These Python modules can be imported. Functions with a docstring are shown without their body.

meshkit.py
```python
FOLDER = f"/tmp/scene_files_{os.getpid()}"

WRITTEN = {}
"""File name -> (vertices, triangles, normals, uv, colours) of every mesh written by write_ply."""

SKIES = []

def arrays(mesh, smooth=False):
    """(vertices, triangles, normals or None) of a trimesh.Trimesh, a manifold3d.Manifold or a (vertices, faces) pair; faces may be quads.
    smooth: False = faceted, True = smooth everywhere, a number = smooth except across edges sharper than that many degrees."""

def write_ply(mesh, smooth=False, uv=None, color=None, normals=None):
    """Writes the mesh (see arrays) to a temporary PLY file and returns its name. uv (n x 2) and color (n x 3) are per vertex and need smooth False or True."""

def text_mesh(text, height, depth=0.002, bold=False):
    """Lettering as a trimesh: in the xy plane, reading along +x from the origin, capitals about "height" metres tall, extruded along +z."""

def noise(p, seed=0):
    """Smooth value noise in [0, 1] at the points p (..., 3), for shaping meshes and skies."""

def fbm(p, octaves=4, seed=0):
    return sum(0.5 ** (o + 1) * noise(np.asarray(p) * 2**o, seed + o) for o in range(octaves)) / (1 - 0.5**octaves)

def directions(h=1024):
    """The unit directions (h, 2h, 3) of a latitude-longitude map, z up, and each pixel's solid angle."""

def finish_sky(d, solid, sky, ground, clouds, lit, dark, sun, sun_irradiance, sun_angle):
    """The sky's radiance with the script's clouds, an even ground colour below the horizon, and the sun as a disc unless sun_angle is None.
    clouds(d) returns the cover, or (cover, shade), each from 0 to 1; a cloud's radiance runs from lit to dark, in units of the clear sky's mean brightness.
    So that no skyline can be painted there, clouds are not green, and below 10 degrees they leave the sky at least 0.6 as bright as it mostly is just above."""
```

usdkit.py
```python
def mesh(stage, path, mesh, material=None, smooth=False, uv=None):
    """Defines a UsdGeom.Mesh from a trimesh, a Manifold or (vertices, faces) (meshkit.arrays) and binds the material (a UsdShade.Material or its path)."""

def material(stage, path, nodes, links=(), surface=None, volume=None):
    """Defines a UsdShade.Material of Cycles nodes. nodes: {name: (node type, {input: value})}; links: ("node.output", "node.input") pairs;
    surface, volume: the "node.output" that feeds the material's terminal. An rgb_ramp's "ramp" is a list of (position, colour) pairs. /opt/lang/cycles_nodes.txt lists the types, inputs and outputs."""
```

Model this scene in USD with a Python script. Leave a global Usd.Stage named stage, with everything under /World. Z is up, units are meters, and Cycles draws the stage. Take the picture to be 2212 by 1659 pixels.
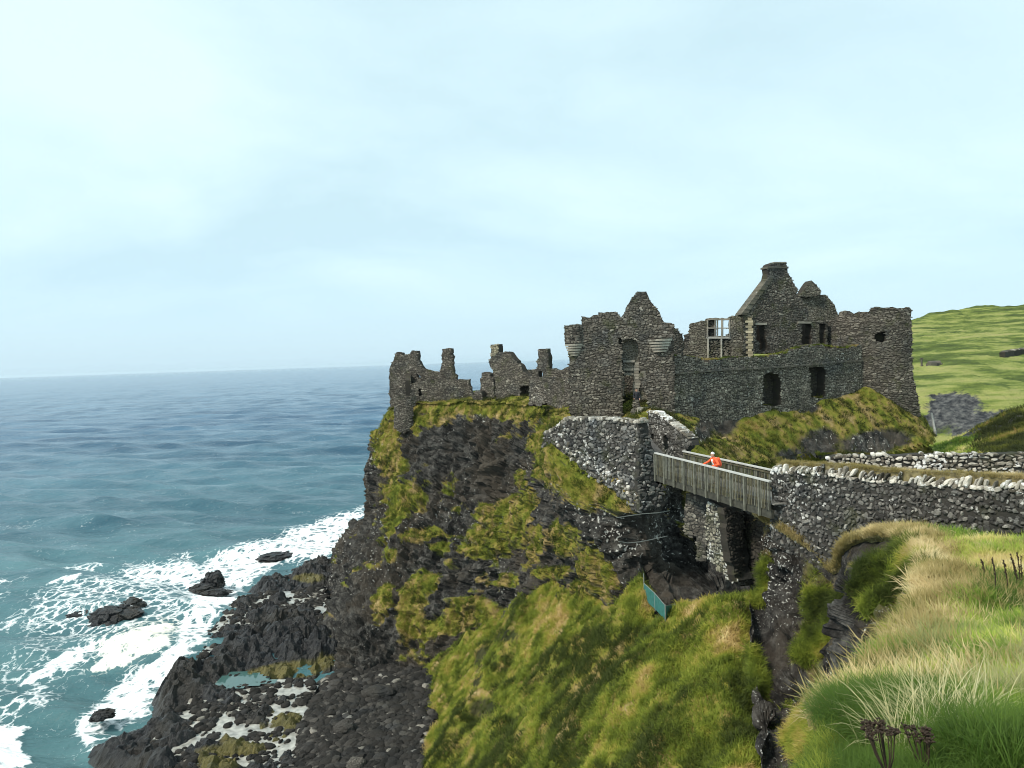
import math, random, numpy as np, trimesh, manifold3d, shapely
from shapely.geometry import Polygon, Point, LineString
from scipy.interpolate import RBFInterpolator, PchipInterpolator
from scipy.spatial import cKDTree
import usdkit, meshkit
from meshkit import noise, fbm
from pxr import Usd, UsdGeom, UsdLux, UsdShade, Gf, Sdf, Vt

EXPOSURE = 1.45
SUN_I = 0.40
SKY_DARK, SKY_MID, SKY_LIT, SKY_LOW = (2.30, 3.12, 3.36), (2.75, 3.58, 3.76), (3.20, 3.95, 4.00), (2.16, 3.02, 3.55)
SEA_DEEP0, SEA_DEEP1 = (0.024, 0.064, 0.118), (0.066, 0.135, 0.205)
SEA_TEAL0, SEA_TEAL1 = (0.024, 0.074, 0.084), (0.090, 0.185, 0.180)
SEA_BUMP, SEA_SPEC = 1.0, 0.07
HAZE = 0.00003
stage = Usd.Stage.CreateInMemory()
UsdGeom.SetStageUpAxis(stage, UsdGeom.Tokens.z)
UsdGeom.SetStageMetersPerUnit(stage, 1.0)
W = '/World'
stage.SetDefaultPrim(UsdGeom.Xform.Define(stage, W).GetPrim())
UsdGeom.Scope.Define(stage, W + '/Looks')
rng = np.random.default_rng(7)

# ------------------------------------------------------------------ camera
EYE = np.array([0.0, 0.0, 34.0])
F_PX, CX, CY, VW = 1670.0, 1106.0, 829.5, 2212.0     # measured on the photograph scaled to 2212 px width
PITCH, ROLL = math.radians(-1.73), math.radians(1.87)
FWD = np.array([0, math.cos(PITCH), math.sin(PITCH)])
UP0 = np.array([0, -math.sin(PITCH), math.cos(PITCH)])
RT0 = np.array([1.0, 0, 0])
RIGHT = RT0 * math.cos(ROLL) - UP0 * math.sin(ROLL)
UPV = RT0 * math.sin(ROLL) + UP0 * math.cos(ROLL)
cam = UsdGeom.Camera.Define(stage, W + '/camera')
m4 = np.eye(4); m4[0, :3], m4[1, :3], m4[2, :3], m4[3, :3] = RIGHT, UPV, -FWD, EYE
cam.AddTransformOp().Set(Gf.Matrix4d(*m4.ravel().tolist()))
cam.CreateHorizontalApertureAttr(36.0)
cam.CreateVerticalApertureAttr(27.0)
cam.CreateFocalLengthAttr(36.0 * F_PX / VW)
cam.CreateClippingRangeAttr(Gf.Vec2f(0.1, 200000))
cam.CreateExposureAttr(EXPOSURE)

# ------------------------------------------------------------------ sky and sun (bright overcast)
SUN = np.array([-0.62, -0.42, 0.80]); SUN /= np.linalg.norm(SUN)
dome = UsdLux.DomeLight.Define(stage, W + '/sky')
dome.GetPrim().SetCustomDataByKey('kind', 'structure')
dome.GetPrim().SetCustomDataByKey('label', 'bright pale blue overcast sky with soft thin cloud')
dome.GetPrim().SetCustomDataByKey('category', 'sky')
SKYM = usdkit.material(stage, W + '/Looks/sky', {
    'sky': ('sky_texture', {'sky_type': 'single_scattering', 'sun_disc': False, 'sun_elevation': float(math.asin(SUN[2])), 'sun_rotation': float(math.atan2(SUN[0], SUN[1]))}),
    'tc': ('texture_coordinate', {}),
    'sep': ('separate_xyz', {}),
    'zc': ('math', {'math_type': 'maximum', 'value2': 0.0}),
    'zd': ('math', {'math_type': 'add', 'value2': 0.16}),
    'px': ('math', {'math_type': 'divide'}), 'py': ('math', {'math_type': 'divide'}),
    'cmb': ('combine_xyz', {'z': 3.7}),
    'n1': ('noise_texture', {'scale': 0.55, 'detail': 7.0, 'roughness': 0.52, 'distortion': 0.35}),
    'ramp': ('rgb_ramp', {'ramp': [(0.0, SKY_DARK), (0.40, SKY_DARK), (0.52, SKY_MID), (0.64, SKY_LIT), (1.0, SKY_LIT)]}),
    'hz': ('map_range', {'from_min': 0.0, 'from_max': 0.22, 'to_min': 1.0, 'to_max': 0.0, 'clamp': True, 'range_type': 'smoothstep'}),
    'hmix': ('mix', {'color2': SKY_LOW}),
    'mix': ('mix', {'fac': 0.90}),
    'bg': ('background_shader', {'strength': 0.10})},
    [('tc.generated', 'sep.vector'), ('sep.z', 'zc.value1'), ('zc.value', 'zd.value1'), ('sep.x', 'px.value1'), ('zd.value', 'px.value2'),
     ('sep.y', 'py.value1'), ('zd.value', 'py.value2'), ('px.value', 'cmb.x'), ('py.value', 'cmb.y'), ('cmb.vector', 'n1.vector'),
     ('n1.fac', 'ramp.fac'), ('zc.value', 'hz.value'), ('hz.result', 'hmix.fac'), ('ramp.color', 'hmix.color1'), ('sky.color', 'mix.color1'), ('hmix.color', 'mix.color2'),
     ('mix.color', 'bg.color')], surface='bg.background')
UsdShade.MaterialBindingAPI.Apply(dome.GetPrim()).Bind(SKYM)
sun = UsdLux.DistantLight.Define(stage, W + '/sun')
sun.CreateNormalizeAttr(True); sun.CreateIntensityAttr(SUN_I); sun.CreateAngleAttr(12.0); sun.CreateColorAttr(Gf.Vec3f(1.0, 0.95, 0.86))
zb = SUN; xb = np.cross([0, 0, 1.0], zb); xb /= np.linalg.norm(xb); yb = np.cross(zb, xb)
s4 = np.eye(4); s4[0, :3], s4[1, :3], s4[2, :3] = xb, yb, zb
sun.AddTransformOp().Set(Gf.Matrix4d(*s4.ravel().tolist()))

# ------------------------------------------------------------------ helpers
def ray(vx, vy):
    return FWD + RIGHT * ((vx - CX) / F_PX) - UPV * ((vy - CY) / F_PX)
def P(vx, vy, d):
    """The point that stands d metres ahead of the viewpoint."""
    r = ray(vx, vy); return EYE + r * (d / r[1])
def PZ(vx, vy, z):
    r = ray(vx, vy); return EYE + r * ((z - EYE[2]) / r[2])
def pix(p):
    q = np.asarray(p, float) - EYE
    w = np.maximum(q @ FWD, 0.05)
    return CX + F_PX * (q @ RIGHT) / w, CY - F_PX * (q @ UPV) / w
_names = {}
def path_for(name, parent=None):
    base = (parent or W) + '/' + name
    n = _names.get(base, 0); _names[base] = n + 1
    return base if n == 0 else f'{base}_{n:03d}'
def tag(prim, label=None, cat=None, group=None, kind=None):
    prim = prim.GetPrim() if hasattr(prim, 'GetPrim') else prim
    for k, v in (('label', label), ('category', cat), ('group', group), ('kind', kind)):
        if v: prim.SetCustomDataByKey(k, v)
    return prim
def thing(name, label, cat, loc=(0, 0, 0), group=None):
    x = UsdGeom.Xform.Define(stage, path_for(name))
    if any(loc): x.AddTranslateOp().Set(Gf.Vec3d(*map(float, loc)))
    tag(x, label, cat, group)
    return str(x.GetPath())
def M(name): return W + '/Looks/' + name
def put(name, mesh, mat, parent=None, smooth=False, attrs=None, **kw):
    p = path_for(name, parent)
    m = usdkit.mesh(stage, p, mesh, M(mat), smooth=smooth)
    if attrs:
        for k, a in attrs.items():
            UsdGeom.PrimvarsAPI(m).CreatePrimvar(k, Sdf.ValueTypeNames.FloatArray, 'vertex').Set(Vt.FloatArray.FromNumpy(np.asarray(a, np.float32)))
    if kw: tag(m, **kw)
    return m
def cat(meshes):
    vs, fs, n = [], [], 0
    for v, f in meshes:
        vs.append(v); fs.append(np.asarray(f) + n); n += len(v)
    return np.vstack(vs), np.vstack(fs)
def vf(m): return np.array(m.vertices), np.array(m.faces)
def box(c, s, rot=None):
    m = trimesh.creation.box(s); v = np.array(m.vertices)
    if rot is not None: v = v @ np.asarray(rot).T
    return v + np.asarray(c), np.array(m.faces)
def bar(a, b, w, h, up=(0, 0, 1)):
    """A square timber from a to b."""
    a, b = np.asarray(a, float), np.asarray(b, float)
    t = b - a; L = np.linalg.norm(t); t /= L
    s = np.cross(t, up); s /= np.linalg.norm(s) + 1e-9; u = np.cross(s, t)
    return box((a + b) / 2, (w, L, h), np.stack([s, t, u], 1))
def rod(pts, radii, sides=6):
    p = np.asarray(pts, float); r = np.broadcast_to(radii, (len(p),))
    t = np.gradient(p, axis=0); t /= np.linalg.norm(t, axis=1, keepdims=True) + 1e-12
    a = np.cross(t, np.where(np.abs(t[:, 2:]) < 0.9, [0, 0, 1.0], [1.0, 0, 0])); a /= np.linalg.norm(a, axis=1, keepdims=True) + 1e-12
    b = np.cross(t, a); an = np.arange(sides) * 2 * np.pi / sides
    v = p[:, None] + r[:, None, None] * (np.cos(an)[None, :, None] * a[:, None] + np.sin(an)[None, :, None] * b[:, None])
    i, j = np.meshgrid(np.arange(len(p) - 1), np.arange(sides), indexing='ij')
    q = np.stack([i * sides + j, i * sides + (j + 1) % sides, (i + 1) * sides + (j + 1) % sides, (i + 1) * sides + j], -1).reshape(-1, 4)
    f = np.vstack([q[:, [0, 1, 2]], q[:, [0, 2, 3]]])
    v = v.reshape(-1, 3); n = len(v); v = np.vstack([v, p[:1], p[-1:]])
    k = np.arange(sides); e = (len(p) - 1) * sides
    f = np.vstack([f, np.stack([np.full(sides, n), (k + 1) % sides, k], 1), np.stack([np.full(sides, n + 1), e + k, e + (k + 1) % sides], 1)])
    return v, f
def grid_faces(n, m):
    i, j = np.meshgrid(np.arange(n - 1), np.arange(m - 1), indexing='ij')
    a = i * m + j
    q = np.stack([a, a + m, a + m + 1, a + 1], -1).reshape(-1, 4)
    return q
def tri(q): return np.vstack([q[:, [0, 1, 2]], q[:, [0, 2, 3]]])
def hashn(p, seed=0): return noise(np.floor(p) + 0.0, seed)
def vnormals(v, f):
    n = np.zeros_like(v); fn = np.cross(v[f[:, 1]] - v[f[:, 0]], v[f[:, 2]] - v[f[:, 0]])
    for k in range(3): np.add.at(n, f[:, k], fn)
    return n / (np.linalg.norm(n, axis=1, keepdims=True) + 1e-12)
def sstep(x, a, b):
    t = np.clip((x - a) / (b - a), 0, 1); return t * t * (3 - 2 * t)
# ------------------------------------------------------------------ materials
def mat(name, nodes, links, surface='p.BSDF', volume=None):
    return usdkit.material(stage, M(name), nodes, links, surface=surface, volume=volume)
def simple(name, col, rough=0.7, var=0.25, scale=6.0, spec=0.3):
    c = np.array(col)
    mat(name, {'g': ('geometry', {}), 'n': ('noise_texture', {'scale': scale, 'detail': 4.0}),
               'r': ('rgb_ramp', {'ramp': [(0.3, tuple(c * (1 - var))), (0.7, tuple(np.minimum(c * (1 + var), 1)))]}),
               'b': ('bump', {'strength': 0.4, 'distance': 0.02}),
               'p': ('principled_bsdf', {'roughness': rough, 'specular_ior_level': spec})},
        [('g.position', 'n.vector'), ('n.fac', 'r.fac'), ('r.color', 'p.base_color'), ('n.fac', 'b.height'), ('b.normal', 'p.normal')])

GREEN_RAMP = [(0.0, (0.026, 0.034, 0.007)), (0.22, (0.070, 0.088, 0.012)), (0.38, (0.125, 0.142, 0.019)), (0.50, (0.190, 0.172, 0.032)), (0.62, (0.225, 0.165, 0.055)), (0.80, (0.33, 0.245, 0.115)), (1.0, (0.46, 0.36, 0.19))]
LUSH_RAMP = [(0.0, (0.038, 0.066, 0.010)), (0.20, (0.090, 0.140, 0.018)), (0.35, (0.180, 0.220, 0.036)), (0.48, (0.28, 0.275, 0.075)), (0.62, (0.36, 0.295, 0.130)), (1.0, (0.54, 0.44, 0.26))]
HILL_RAMP = [(0.0, (0.045, 0.062, 0.022)), (0.35, (0.090, 0.120, 0.032)), (0.5, (0.160, 0.195, 0.050)), (0.65, (0.25, 0.265, 0.085)), (1.0, (0.32, 0.29, 0.12))]

def rock(name, dark, mid, lite, brown, lichen=0.60, ramp=GREEN_RAMP, bump=1.0, wet=False, lsc=3.6):
    """Basalt with brown staining and white lichen; the primvar grass blends to turf."""
    mat(name, {'g': ('geometry', {}),
        'n1': ('noise_texture', {'scale': 1.1, 'detail': 9.0, 'roughness': 0.66}), 'nc': ('math', {'math_type': 'multiply_add', 'value2': 0.35}), 'nd': ('math', {'math_type': 'multiply_add', 'value2': 0.85, 'value3': -0.13}),
        'n2': ('noise_texture', {'scale': 0.16, 'detail': 4.0, 'roughness': 0.6}),
        'n3': ('noise_texture', {'scale': 5.0, 'detail': 5.0, 'roughness': 0.7}),
        'v': ('voronoi_texture', {'feature': 'f1', 'scale': 1.6, 'randomness': 1.0}),
        'c1': ('rgb_ramp', {'ramp': [(0.34, dark), (0.47, mid), (0.62, lite)]}),
        'bm': ('map_range', {'from_min': 0.46, 'from_max': 0.62, 'to_min': 0.0, 'to_max': 0.85, 'clamp': True}),
        'mb': ('mix', {'color2': brown}),
        'n4': ('noise_texture', {'scale': lsc, 'detail': 3.0, 'roughness': 0.55}),
        'n5': ('noise_texture', {'scale': 0.11, 'detail': 2.0}),
        'lsum': ('math', {'math_type': 'multiply_add', 'value2': 0.55}),
        'lm': ('map_range', {'from_min': 0.95, 'from_max': 0.98, 'to_min': 0.0, 'to_max': 0.9 if lichen > 0 else 0.0, 'clamp': True}),
        'ml': ('mix', {'color2': (0.50, 0.49, 0.44)}),
        'ga': ('attribute', {'attribute': 'grass'}),
        'gn': ('math', {'math_type': 'multiply_add', 'value2': 0.9}),
        'gm': ('map_range', {'from_min': 0.72, 'from_max': 1.12, 'to_min': 0.0, 'to_max': 1.0, 'clamp': True}),
        'mp': ('mapping', {'scale': (1.0, 1.0, 0.45)}),
        'gc': ('noise_texture', {'scale': 0.55, 'detail': 8.0, 'roughness': 0.68}),
        'gr': ('rgb_ramp', {'ramp': [(0.22 + 0.56 * p, c) for p, c in ramp]}),
        'mg': ('mix', {}),
        'hs': ('math', {'math_type': 'multiply_add', 'value2': 0.5}),
        'b': ('bump', {'strength': 0.9 * bump, 'distance': 0.22}),
        'p': ('principled_bsdf', {'roughness': 0.35 if wet else 0.9, 'specular_ior_level': 0.4 if wet else 0.12})},
        [('g.position', x + '.vector') for x in ('n1', 'n2', 'n3', 'v', 'n4', 'n5', 'mp')] + [('mp.vector', 'gc.vector'),
         ('n3.fac', 'nc.value1'), ('n1.fac', 'nd.value1'), ('nd.value', 'nc.value3'), ('nc.value', 'c1.fac'), ('n2.fac', 'bm.value'), ('bm.result', 'mb.fac'), ('c1.color', 'mb.color1'),
         ('n5.fac', 'lsum.value1'), ('n4.fac', 'lsum.value3'), ('lsum.value', 'lm.value'), ('lm.result', 'ml.fac'), ('mb.color', 'ml.color1'),
         ('ga.fac', 'gn.value1'), ('n1.fac', 'gn.value3'), ('gn.value', 'gm.value'), ('gc.fac', 'gr.fac'), ('gm.result', 'mg.fac'), ('ml.color', 'mg.color1'), ('gr.color', 'mg.color2'),
         ('mg.color', 'p.base_color'), ('v.distance', 'hs.value1'), ('n3.fac', 'hs.value3'), ('hs.value', 'b.height'), ('b.normal', 'p.normal')])
rock('basalt', (0.013, 0.0125, 0.012), (0.040, 0.038, 0.034), (0.110, 0.105, 0.093), (0.060, 0.050, 0.038))
rock('near_basalt', (0.010, 0.0095, 0.009), (0.034, 0.032, 0.029), (0.105, 0.100, 0.090), (0.060, 0.048, 0.036), lsc=7.0)
rock('reef_rock', (0.006, 0.006, 0.007), (0.016, 0.016, 0.017), (0.045, 0.044, 0.042), (0.024, 0.020, 0.014), lichen=0.0, wet=True, ramp=[(0.0, (0.03, 0.03, 0.008)), (0.5, (0.10, 0.085, 0.02)), (1.0, (0.17, 0.14, 0.045))])
rock('far_rock', (0.020, 0.024, 0.026), (0.045, 0.048, 0.050), (0.10, 0.10, 0.095), (0.055, 0.052, 0.045), lichen=0.0, ramp=HILL_RAMP)
rock('turf_soil', (0.014, 0.016, 0.005), (0.03, 0.035, 0.010), (0.05, 0.055, 0.016), (0.05, 0.045, 0.02), lichen=0.0, bump=0.8)
rock('bank_soil', (0.014, 0.018, 0.006), (0.035, 0.045, 0.012), (0.07, 0.07, 0.025), (0.07, 0.06, 0.03), lichen=0.0, ramp=LUSH_RAMP, bump=0.7)

def hillside(name):
    """Grazed hillside: bands and drifts along the contours, rock where the primvar grass is low."""
    mat(name, {'g': ('geometry', {}), 'm1': ('mapping', {'scale': (0.022, 0.022, 0.42)}), 'm2': ('mapping', {'scale': (0.10, 0.10, 0.9)}),
        'n1': ('noise_texture', {'scale': 1.0, 'detail': 5.0, 'roughness': 0.62}), 'n2': ('noise_texture', {'scale': 1.0, 'detail': 6.0, 'roughness': 0.7}), 'n3': ('noise_texture', {'scale': 0.9, 'detail': 4.0, 'roughness': 0.7}),
        'a1': ('math', {'math_type': 'multiply_add', 'value2': 1.6, 'value3': -1.05}), 'a2': ('math', {'math_type': 'multiply_add', 'value2': 1.5}),
        'r': ('rgb_ramp', {'ramp': [(0.08 + 0.84 * p, tuple(x * 0.85 for x in c)) for p, c in HILL_RAMP]}), 'rk': ('rgb_ramp', {'ramp': [(0.36, (0.022, 0.024, 0.027)), (0.5, (0.060, 0.061, 0.062)), (0.66, (0.13, 0.13, 0.122))]}),
        'ga': ('attribute', {'attribute': 'grass'}), 'gn': ('math', {'math_type': 'multiply_add', 'value2': 0.60}), 'gm': ('map_range', {'from_min': 0.74, 'from_max': 0.98, 'clamp': True}), 'mg': ('mix', {}),
        'b': ('bump', {'strength': 0.8, 'distance': 0.5}), 'p': ('principled_bsdf', {'roughness': 0.95, 'specular_ior_level': 0.05})},
        [('g.position', 'm1.vector'), ('g.position', 'm2.vector'), ('g.position', 'n3.vector'), ('m1.vector', 'n1.vector'), ('m2.vector', 'n2.vector'), ('n1.fac', 'a1.value1'), ('n2.fac', 'a2.value1'), ('a1.value', 'a2.value3'), ('a2.value', 'r.fac'),
         ('n3.fac', 'rk.fac'), ('ga.fac', 'gn.value1'), ('n3.fac', 'gn.value3'), ('gn.value', 'gm.value'), ('gm.result', 'mg.fac'), ('rk.color', 'mg.color1'), ('r.color', 'mg.color2'), ('mg.color', 'p.base_color'), ('n3.fac', 'b.height'), ('b.normal', 'p.normal')])
hillside('hill_turf')

def blades(name, ramp, scale, trans=0.40, spread=0.60, gain=1.5, shift=0.0):
    """Grass: colour in drifts across the ground, varied from blade to blade, light passing through."""
    mat(name, {'g': ('geometry', {}), 'n': ('noise_texture', {'scale': scale, 'detail': 7.0, 'roughness': 0.70}),
        'n2': ('noise_texture', {'scale': scale * 0.30, 'detail': 2.0}),
        'nk': ('math', {'math_type': 'multiply_add', 'value2': 1.55, 'value3': -0.28 + shift}),
        's0': ('math', {'math_type': 'multiply_add', 'value2': 1.6, 'value3': -0.80}),
        'a0': ('math', {'math_type': 'add'}),
        'm': ('math', {'math_type': 'multiply_add', 'value2': spread, 'value3': -spread * 0.5}),
        'a': ('math', {'math_type': 'add'}),
        'r': ('rgb_ramp', {'ramp': [(0.12 + 0.76 * p, tuple(min(x * gain, 0.75) for x in c)) for p, c in ramp]}),
        'd': ('principled_bsdf', {'roughness': 0.6, 'specular_ior_level': 0.15}), 't': ('translucent_bsdf', {}),
        'x': ('mix_closure', {'fac': trans})},
        [('g.position', 'n.vector'), ('g.position', 'n2.vector'), ('n2.fac', 's0.value1'), ('n.fac', 'nk.value1'), ('nk.value', 'a0.value1'), ('s0.value', 'a0.value2'), ('g.random_per_island', 'm.value1'), ('m.value', 'a.value1'), ('a0.value', 'a.value2'), ('a.value', 'r.fac'),
         ('r.color', 'd.base_color'), ('r.color', 't.color'), ('d.BSDF', 'x.closure1'), ('t.BSDF', 'x.closure2')], surface='x.closure')
blades('slope_grass', GREEN_RAMP, 0.50, gain=2.0, shift=0.08)
blades('cliff_grass', GREEN_RAMP, 0.60, gain=1.45, shift=0.08)
blades('bank_grass', LUSH_RAMP, 0.65, gain=1.95, shift=0.11)
blades('dry_blade', [(0.0, (0.20, 0.16, 0.06)), (0.5, (0.42, 0.335, 0.175)), (1.0, (0.55, 0.46, 0.30))], 1.2, gain=1.55)
blades('seed_blade', [(0.0, (0.20, 0.21, 0.08)), (0.5, (0.40, 0.36, 0.19)), (1.0, (0.56, 0.50, 0.34))], 1.2, gain=1.4)
blades('hill_grass', HILL_RAMP, 0.10)
simple('dry_turf', (0.15, 0.125, 0.06), 0.95, 0.5, 5.0)
simple('timber_pale', (0.135, 0.132, 0.10), 0.8, 0.3, 4.0)

def stonework(name, tones, lichen_lo, lichen_col=(0.52, 0.51, 0.47), lscale=3.5, moss=0.0, hi=0.06):
    """Rubble stone: the primvar tone differs from stone to stone; pale lichen and moss in patches."""
    mat(name, {'g': ('geometry', {}), 'a': ('attribute', {'attribute': 'tone'}),
        'n': ('noise_texture', {'scale': 7.0, 'detail': 6.0, 'roughness': 0.7}),
        'nm': ('math', {'math_type': 'multiply_add', 'value2': 0.6, 'value3': -0.30}), 'ad': ('math', {'math_type': 'add'}),
        'r': ('rgb_ramp', {'ramp': tones}),
        'l': ('noise_texture', {'scale': lscale, 'detail': 4.0, 'roughness': 0.6}), 'l2': ('noise_texture', {'scale': 0.35, 'detail': 2.0}),
        'ls': ('math', {'math_type': 'multiply_add', 'value2': 0.5}),
        'lm': ('map_range', {'from_min': lichen_lo, 'from_max': lichen_lo + hi, 'to_min': 0.0, 'to_max': 0.92, 'clamp': True}),
        'ml': ('mix', {'color2': lichen_col}),
        'mo': ('noise_texture', {'scale': 0.8, 'detail': 5.0, 'roughness': 0.6}),
        'mm': ('map_range', {'from_min': 0.55, 'from_max': 0.70, 'to_min': 0.0, 'to_max': moss, 'clamp': True}),
        'mg': ('mix', {'color2': (0.060, 0.066, 0.024)}), 'w1': ('noise_texture', {'scale': 0.42, 'detail': 4.0, 'roughness': 0.6}), 'wr': ('rgb_ramp', {'ramp': [(0.32, (0.66, 0.68, 0.70)), (0.46, (0.92, 0.88, 0.80)), (0.56, (1.04, 0.96, 0.87)), (0.70, (1.40, 1.38, 1.33))]}), 'wm': ('mix', {'mix_type': 'multiply', 'fac': 0.9}),
        'b': ('bump', {'strength': 0.8, 'distance': 0.05}),
        'p': ('principled_bsdf', {'roughness': 0.93, 'specular_ior_level': 0.12})},
        [('g.position', x + '.vector') for x in ('n', 'l', 'l2', 'mo')] + [('n.fac', 'nm.value1'), ('nm.value', 'ad.value1'), ('a.fac', 'ad.value2'), ('ad.value', 'r.fac'),
         ('l2.fac', 'ls.value1'), ('l.fac', 'ls.value3'), ('ls.value', 'lm.value'), ('g.position', 'w1.vector'), ('w1.fac', 'wr.fac'), ('wr.color', 'wm.color2'), ('r.color', 'wm.color1'), ('wm.color', 'mg.color1'), ('mo.fac', 'mm.value'), ('mm.result', 'mg.fac'),
         ('lm.result', 'ml.fac'), ('mg.color', 'ml.color1'), ('ml.color', 'p.base_color'), ('n.fac', 'b.height'), ('b.normal', 'p.normal')])
CAST = [(0.0, (0.045, 0.042, 0.038)), (0.35, (0.088, 0.083, 0.074)), (0.6, (0.135, 0.127, 0.112)), (0.85, (0.195, 0.185, 0.162)), (1.0, (0.34, 0.325, 0.285))]
GREYS = [(0.0, (0.0286, 0.0286, 0.0286)), (0.35, (0.0715, 0.0715, 0.0702)), (0.6, (0.1235, 0.1235, 0.1196)), (0.85, (0.221, 0.221, 0.2106)), (1.0, (0.468, 0.4615, 0.442))]
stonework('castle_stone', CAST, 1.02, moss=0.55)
CURT = [(p, tuple(x * 1.35 for x in c)) for p, c in CAST]
stonework('curtain_stone', CURT, 0.95, moss=0.22)
BRACKEN = [(0.0, (0.020, 0.024, 0.006)), (0.28, (0.055, 0.060, 0.010)), (0.43, (0.105, 0.110, 0.016)), (0.56, (0.150, 0.115, 0.032)), (0.70, (0.215, 0.145, 0.056)), (1.0, (0.36, 0.25, 0.12))]
blades('bracken', BRACKEN, 0.6, gain=1.8)
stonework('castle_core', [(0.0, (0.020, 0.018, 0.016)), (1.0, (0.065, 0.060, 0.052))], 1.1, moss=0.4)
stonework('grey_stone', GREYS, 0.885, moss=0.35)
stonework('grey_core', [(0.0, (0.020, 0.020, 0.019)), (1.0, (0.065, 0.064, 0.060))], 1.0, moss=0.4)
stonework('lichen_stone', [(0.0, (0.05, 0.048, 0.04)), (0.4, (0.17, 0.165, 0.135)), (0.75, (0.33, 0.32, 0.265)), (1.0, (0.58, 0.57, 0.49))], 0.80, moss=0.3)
stonework('coping_white', [(0.0, (0.06, 0.056, 0.047)), (0.35, (0.16, 0.15, 0.13)), (0.62, (0.38, 0.37, 0.34)), (1.0, (0.66, 0.65, 0.61))], 0.84, lichen_col=(0.70, 0.69, 0.66), moss=0.3)
stonework('dressed_stone', [(0.0, (0.17, 0.155, 0.115)), (0.5, (0.30, 0.275, 0.20)), (1.0, (0.46, 0.43, 0.33))], 1.0, moss=0.25)
stonework('pale_render', [(0.0, (0.16, 0.15, 0.13)), (0.5, (0.26, 0.25, 0.22)), (1.0, (0.38, 0.37, 0.33))], 1.1, moss=0.5)
stonework('gable_pale', [(0.0, (0.075, 0.072, 0.062)), (0.5, (0.13, 0.125, 0.105)), (1.0, (0.24, 0.23, 0.20))], 1.0, moss=0.4)
stonework('pebble_stone', [(0.0, (0.012, 0.012, 0.012)), (0.5, (0.030, 0.029, 0.028)), (0.85, (0.070, 0.068, 0.064)), (1.0, (0.20, 0.195, 0.18))], 1.2)
simple('beach_floor', (0.016, 0.016, 0.015), 0.8, 0.4, 3.0)
simple('timber', (0.092, 0.082, 0.050), 0.85, 0.45, 4.0)
simple('timber_dark', (0.050, 0.048, 0.036), 0.9, 0.4, 4.0)
simple('rail_wood', (0.43, 0.42, 0.385), 0.6, 0.12, 4.0)
simple('deck_wood', (0.17, 0.16, 0.14), 0.85, 0.3, 6.0)
simple('tarmac', (0.115, 0.112, 0.105), 0.9, 0.25, 3.0)
simple('iron', (0.03, 0.03, 0.03), 0.6, 0.2)
simple('net_green', (0.030, 0.125, 0.105), 0.7, 0.25, 5.0)
simple('net_post', (0.20, 0.21, 0.19), 0.6, 0.2)
simple('orange_cloth', (0.80, 0.105, 0.035), 0.75, 0.12, 20.0)
simple('white_cloth', (0.74, 0.73, 0.71), 0.8, 0.08, 20.0)
simple('dark_cloth', (0.022, 0.023, 0.028), 0.85, 0.2, 20.0)
simple('skin', (0.45, 0.26, 0.18), 0.55, 0.08, 20.0)
simple('hair_dark', (0.020, 0.015, 0.012), 0.6, 0.2, 40.0)
simple('dead_stalk', (0.036, 0.023, 0.014), 0.85, 0.35, 30.0)
simple('sand', (0.31, 0.30, 0.265), 0.25, 0.45, 1.6, 0.5)
simple('pole_white', (0.22, 0.22, 0.20), 0.6, 0.15)
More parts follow.
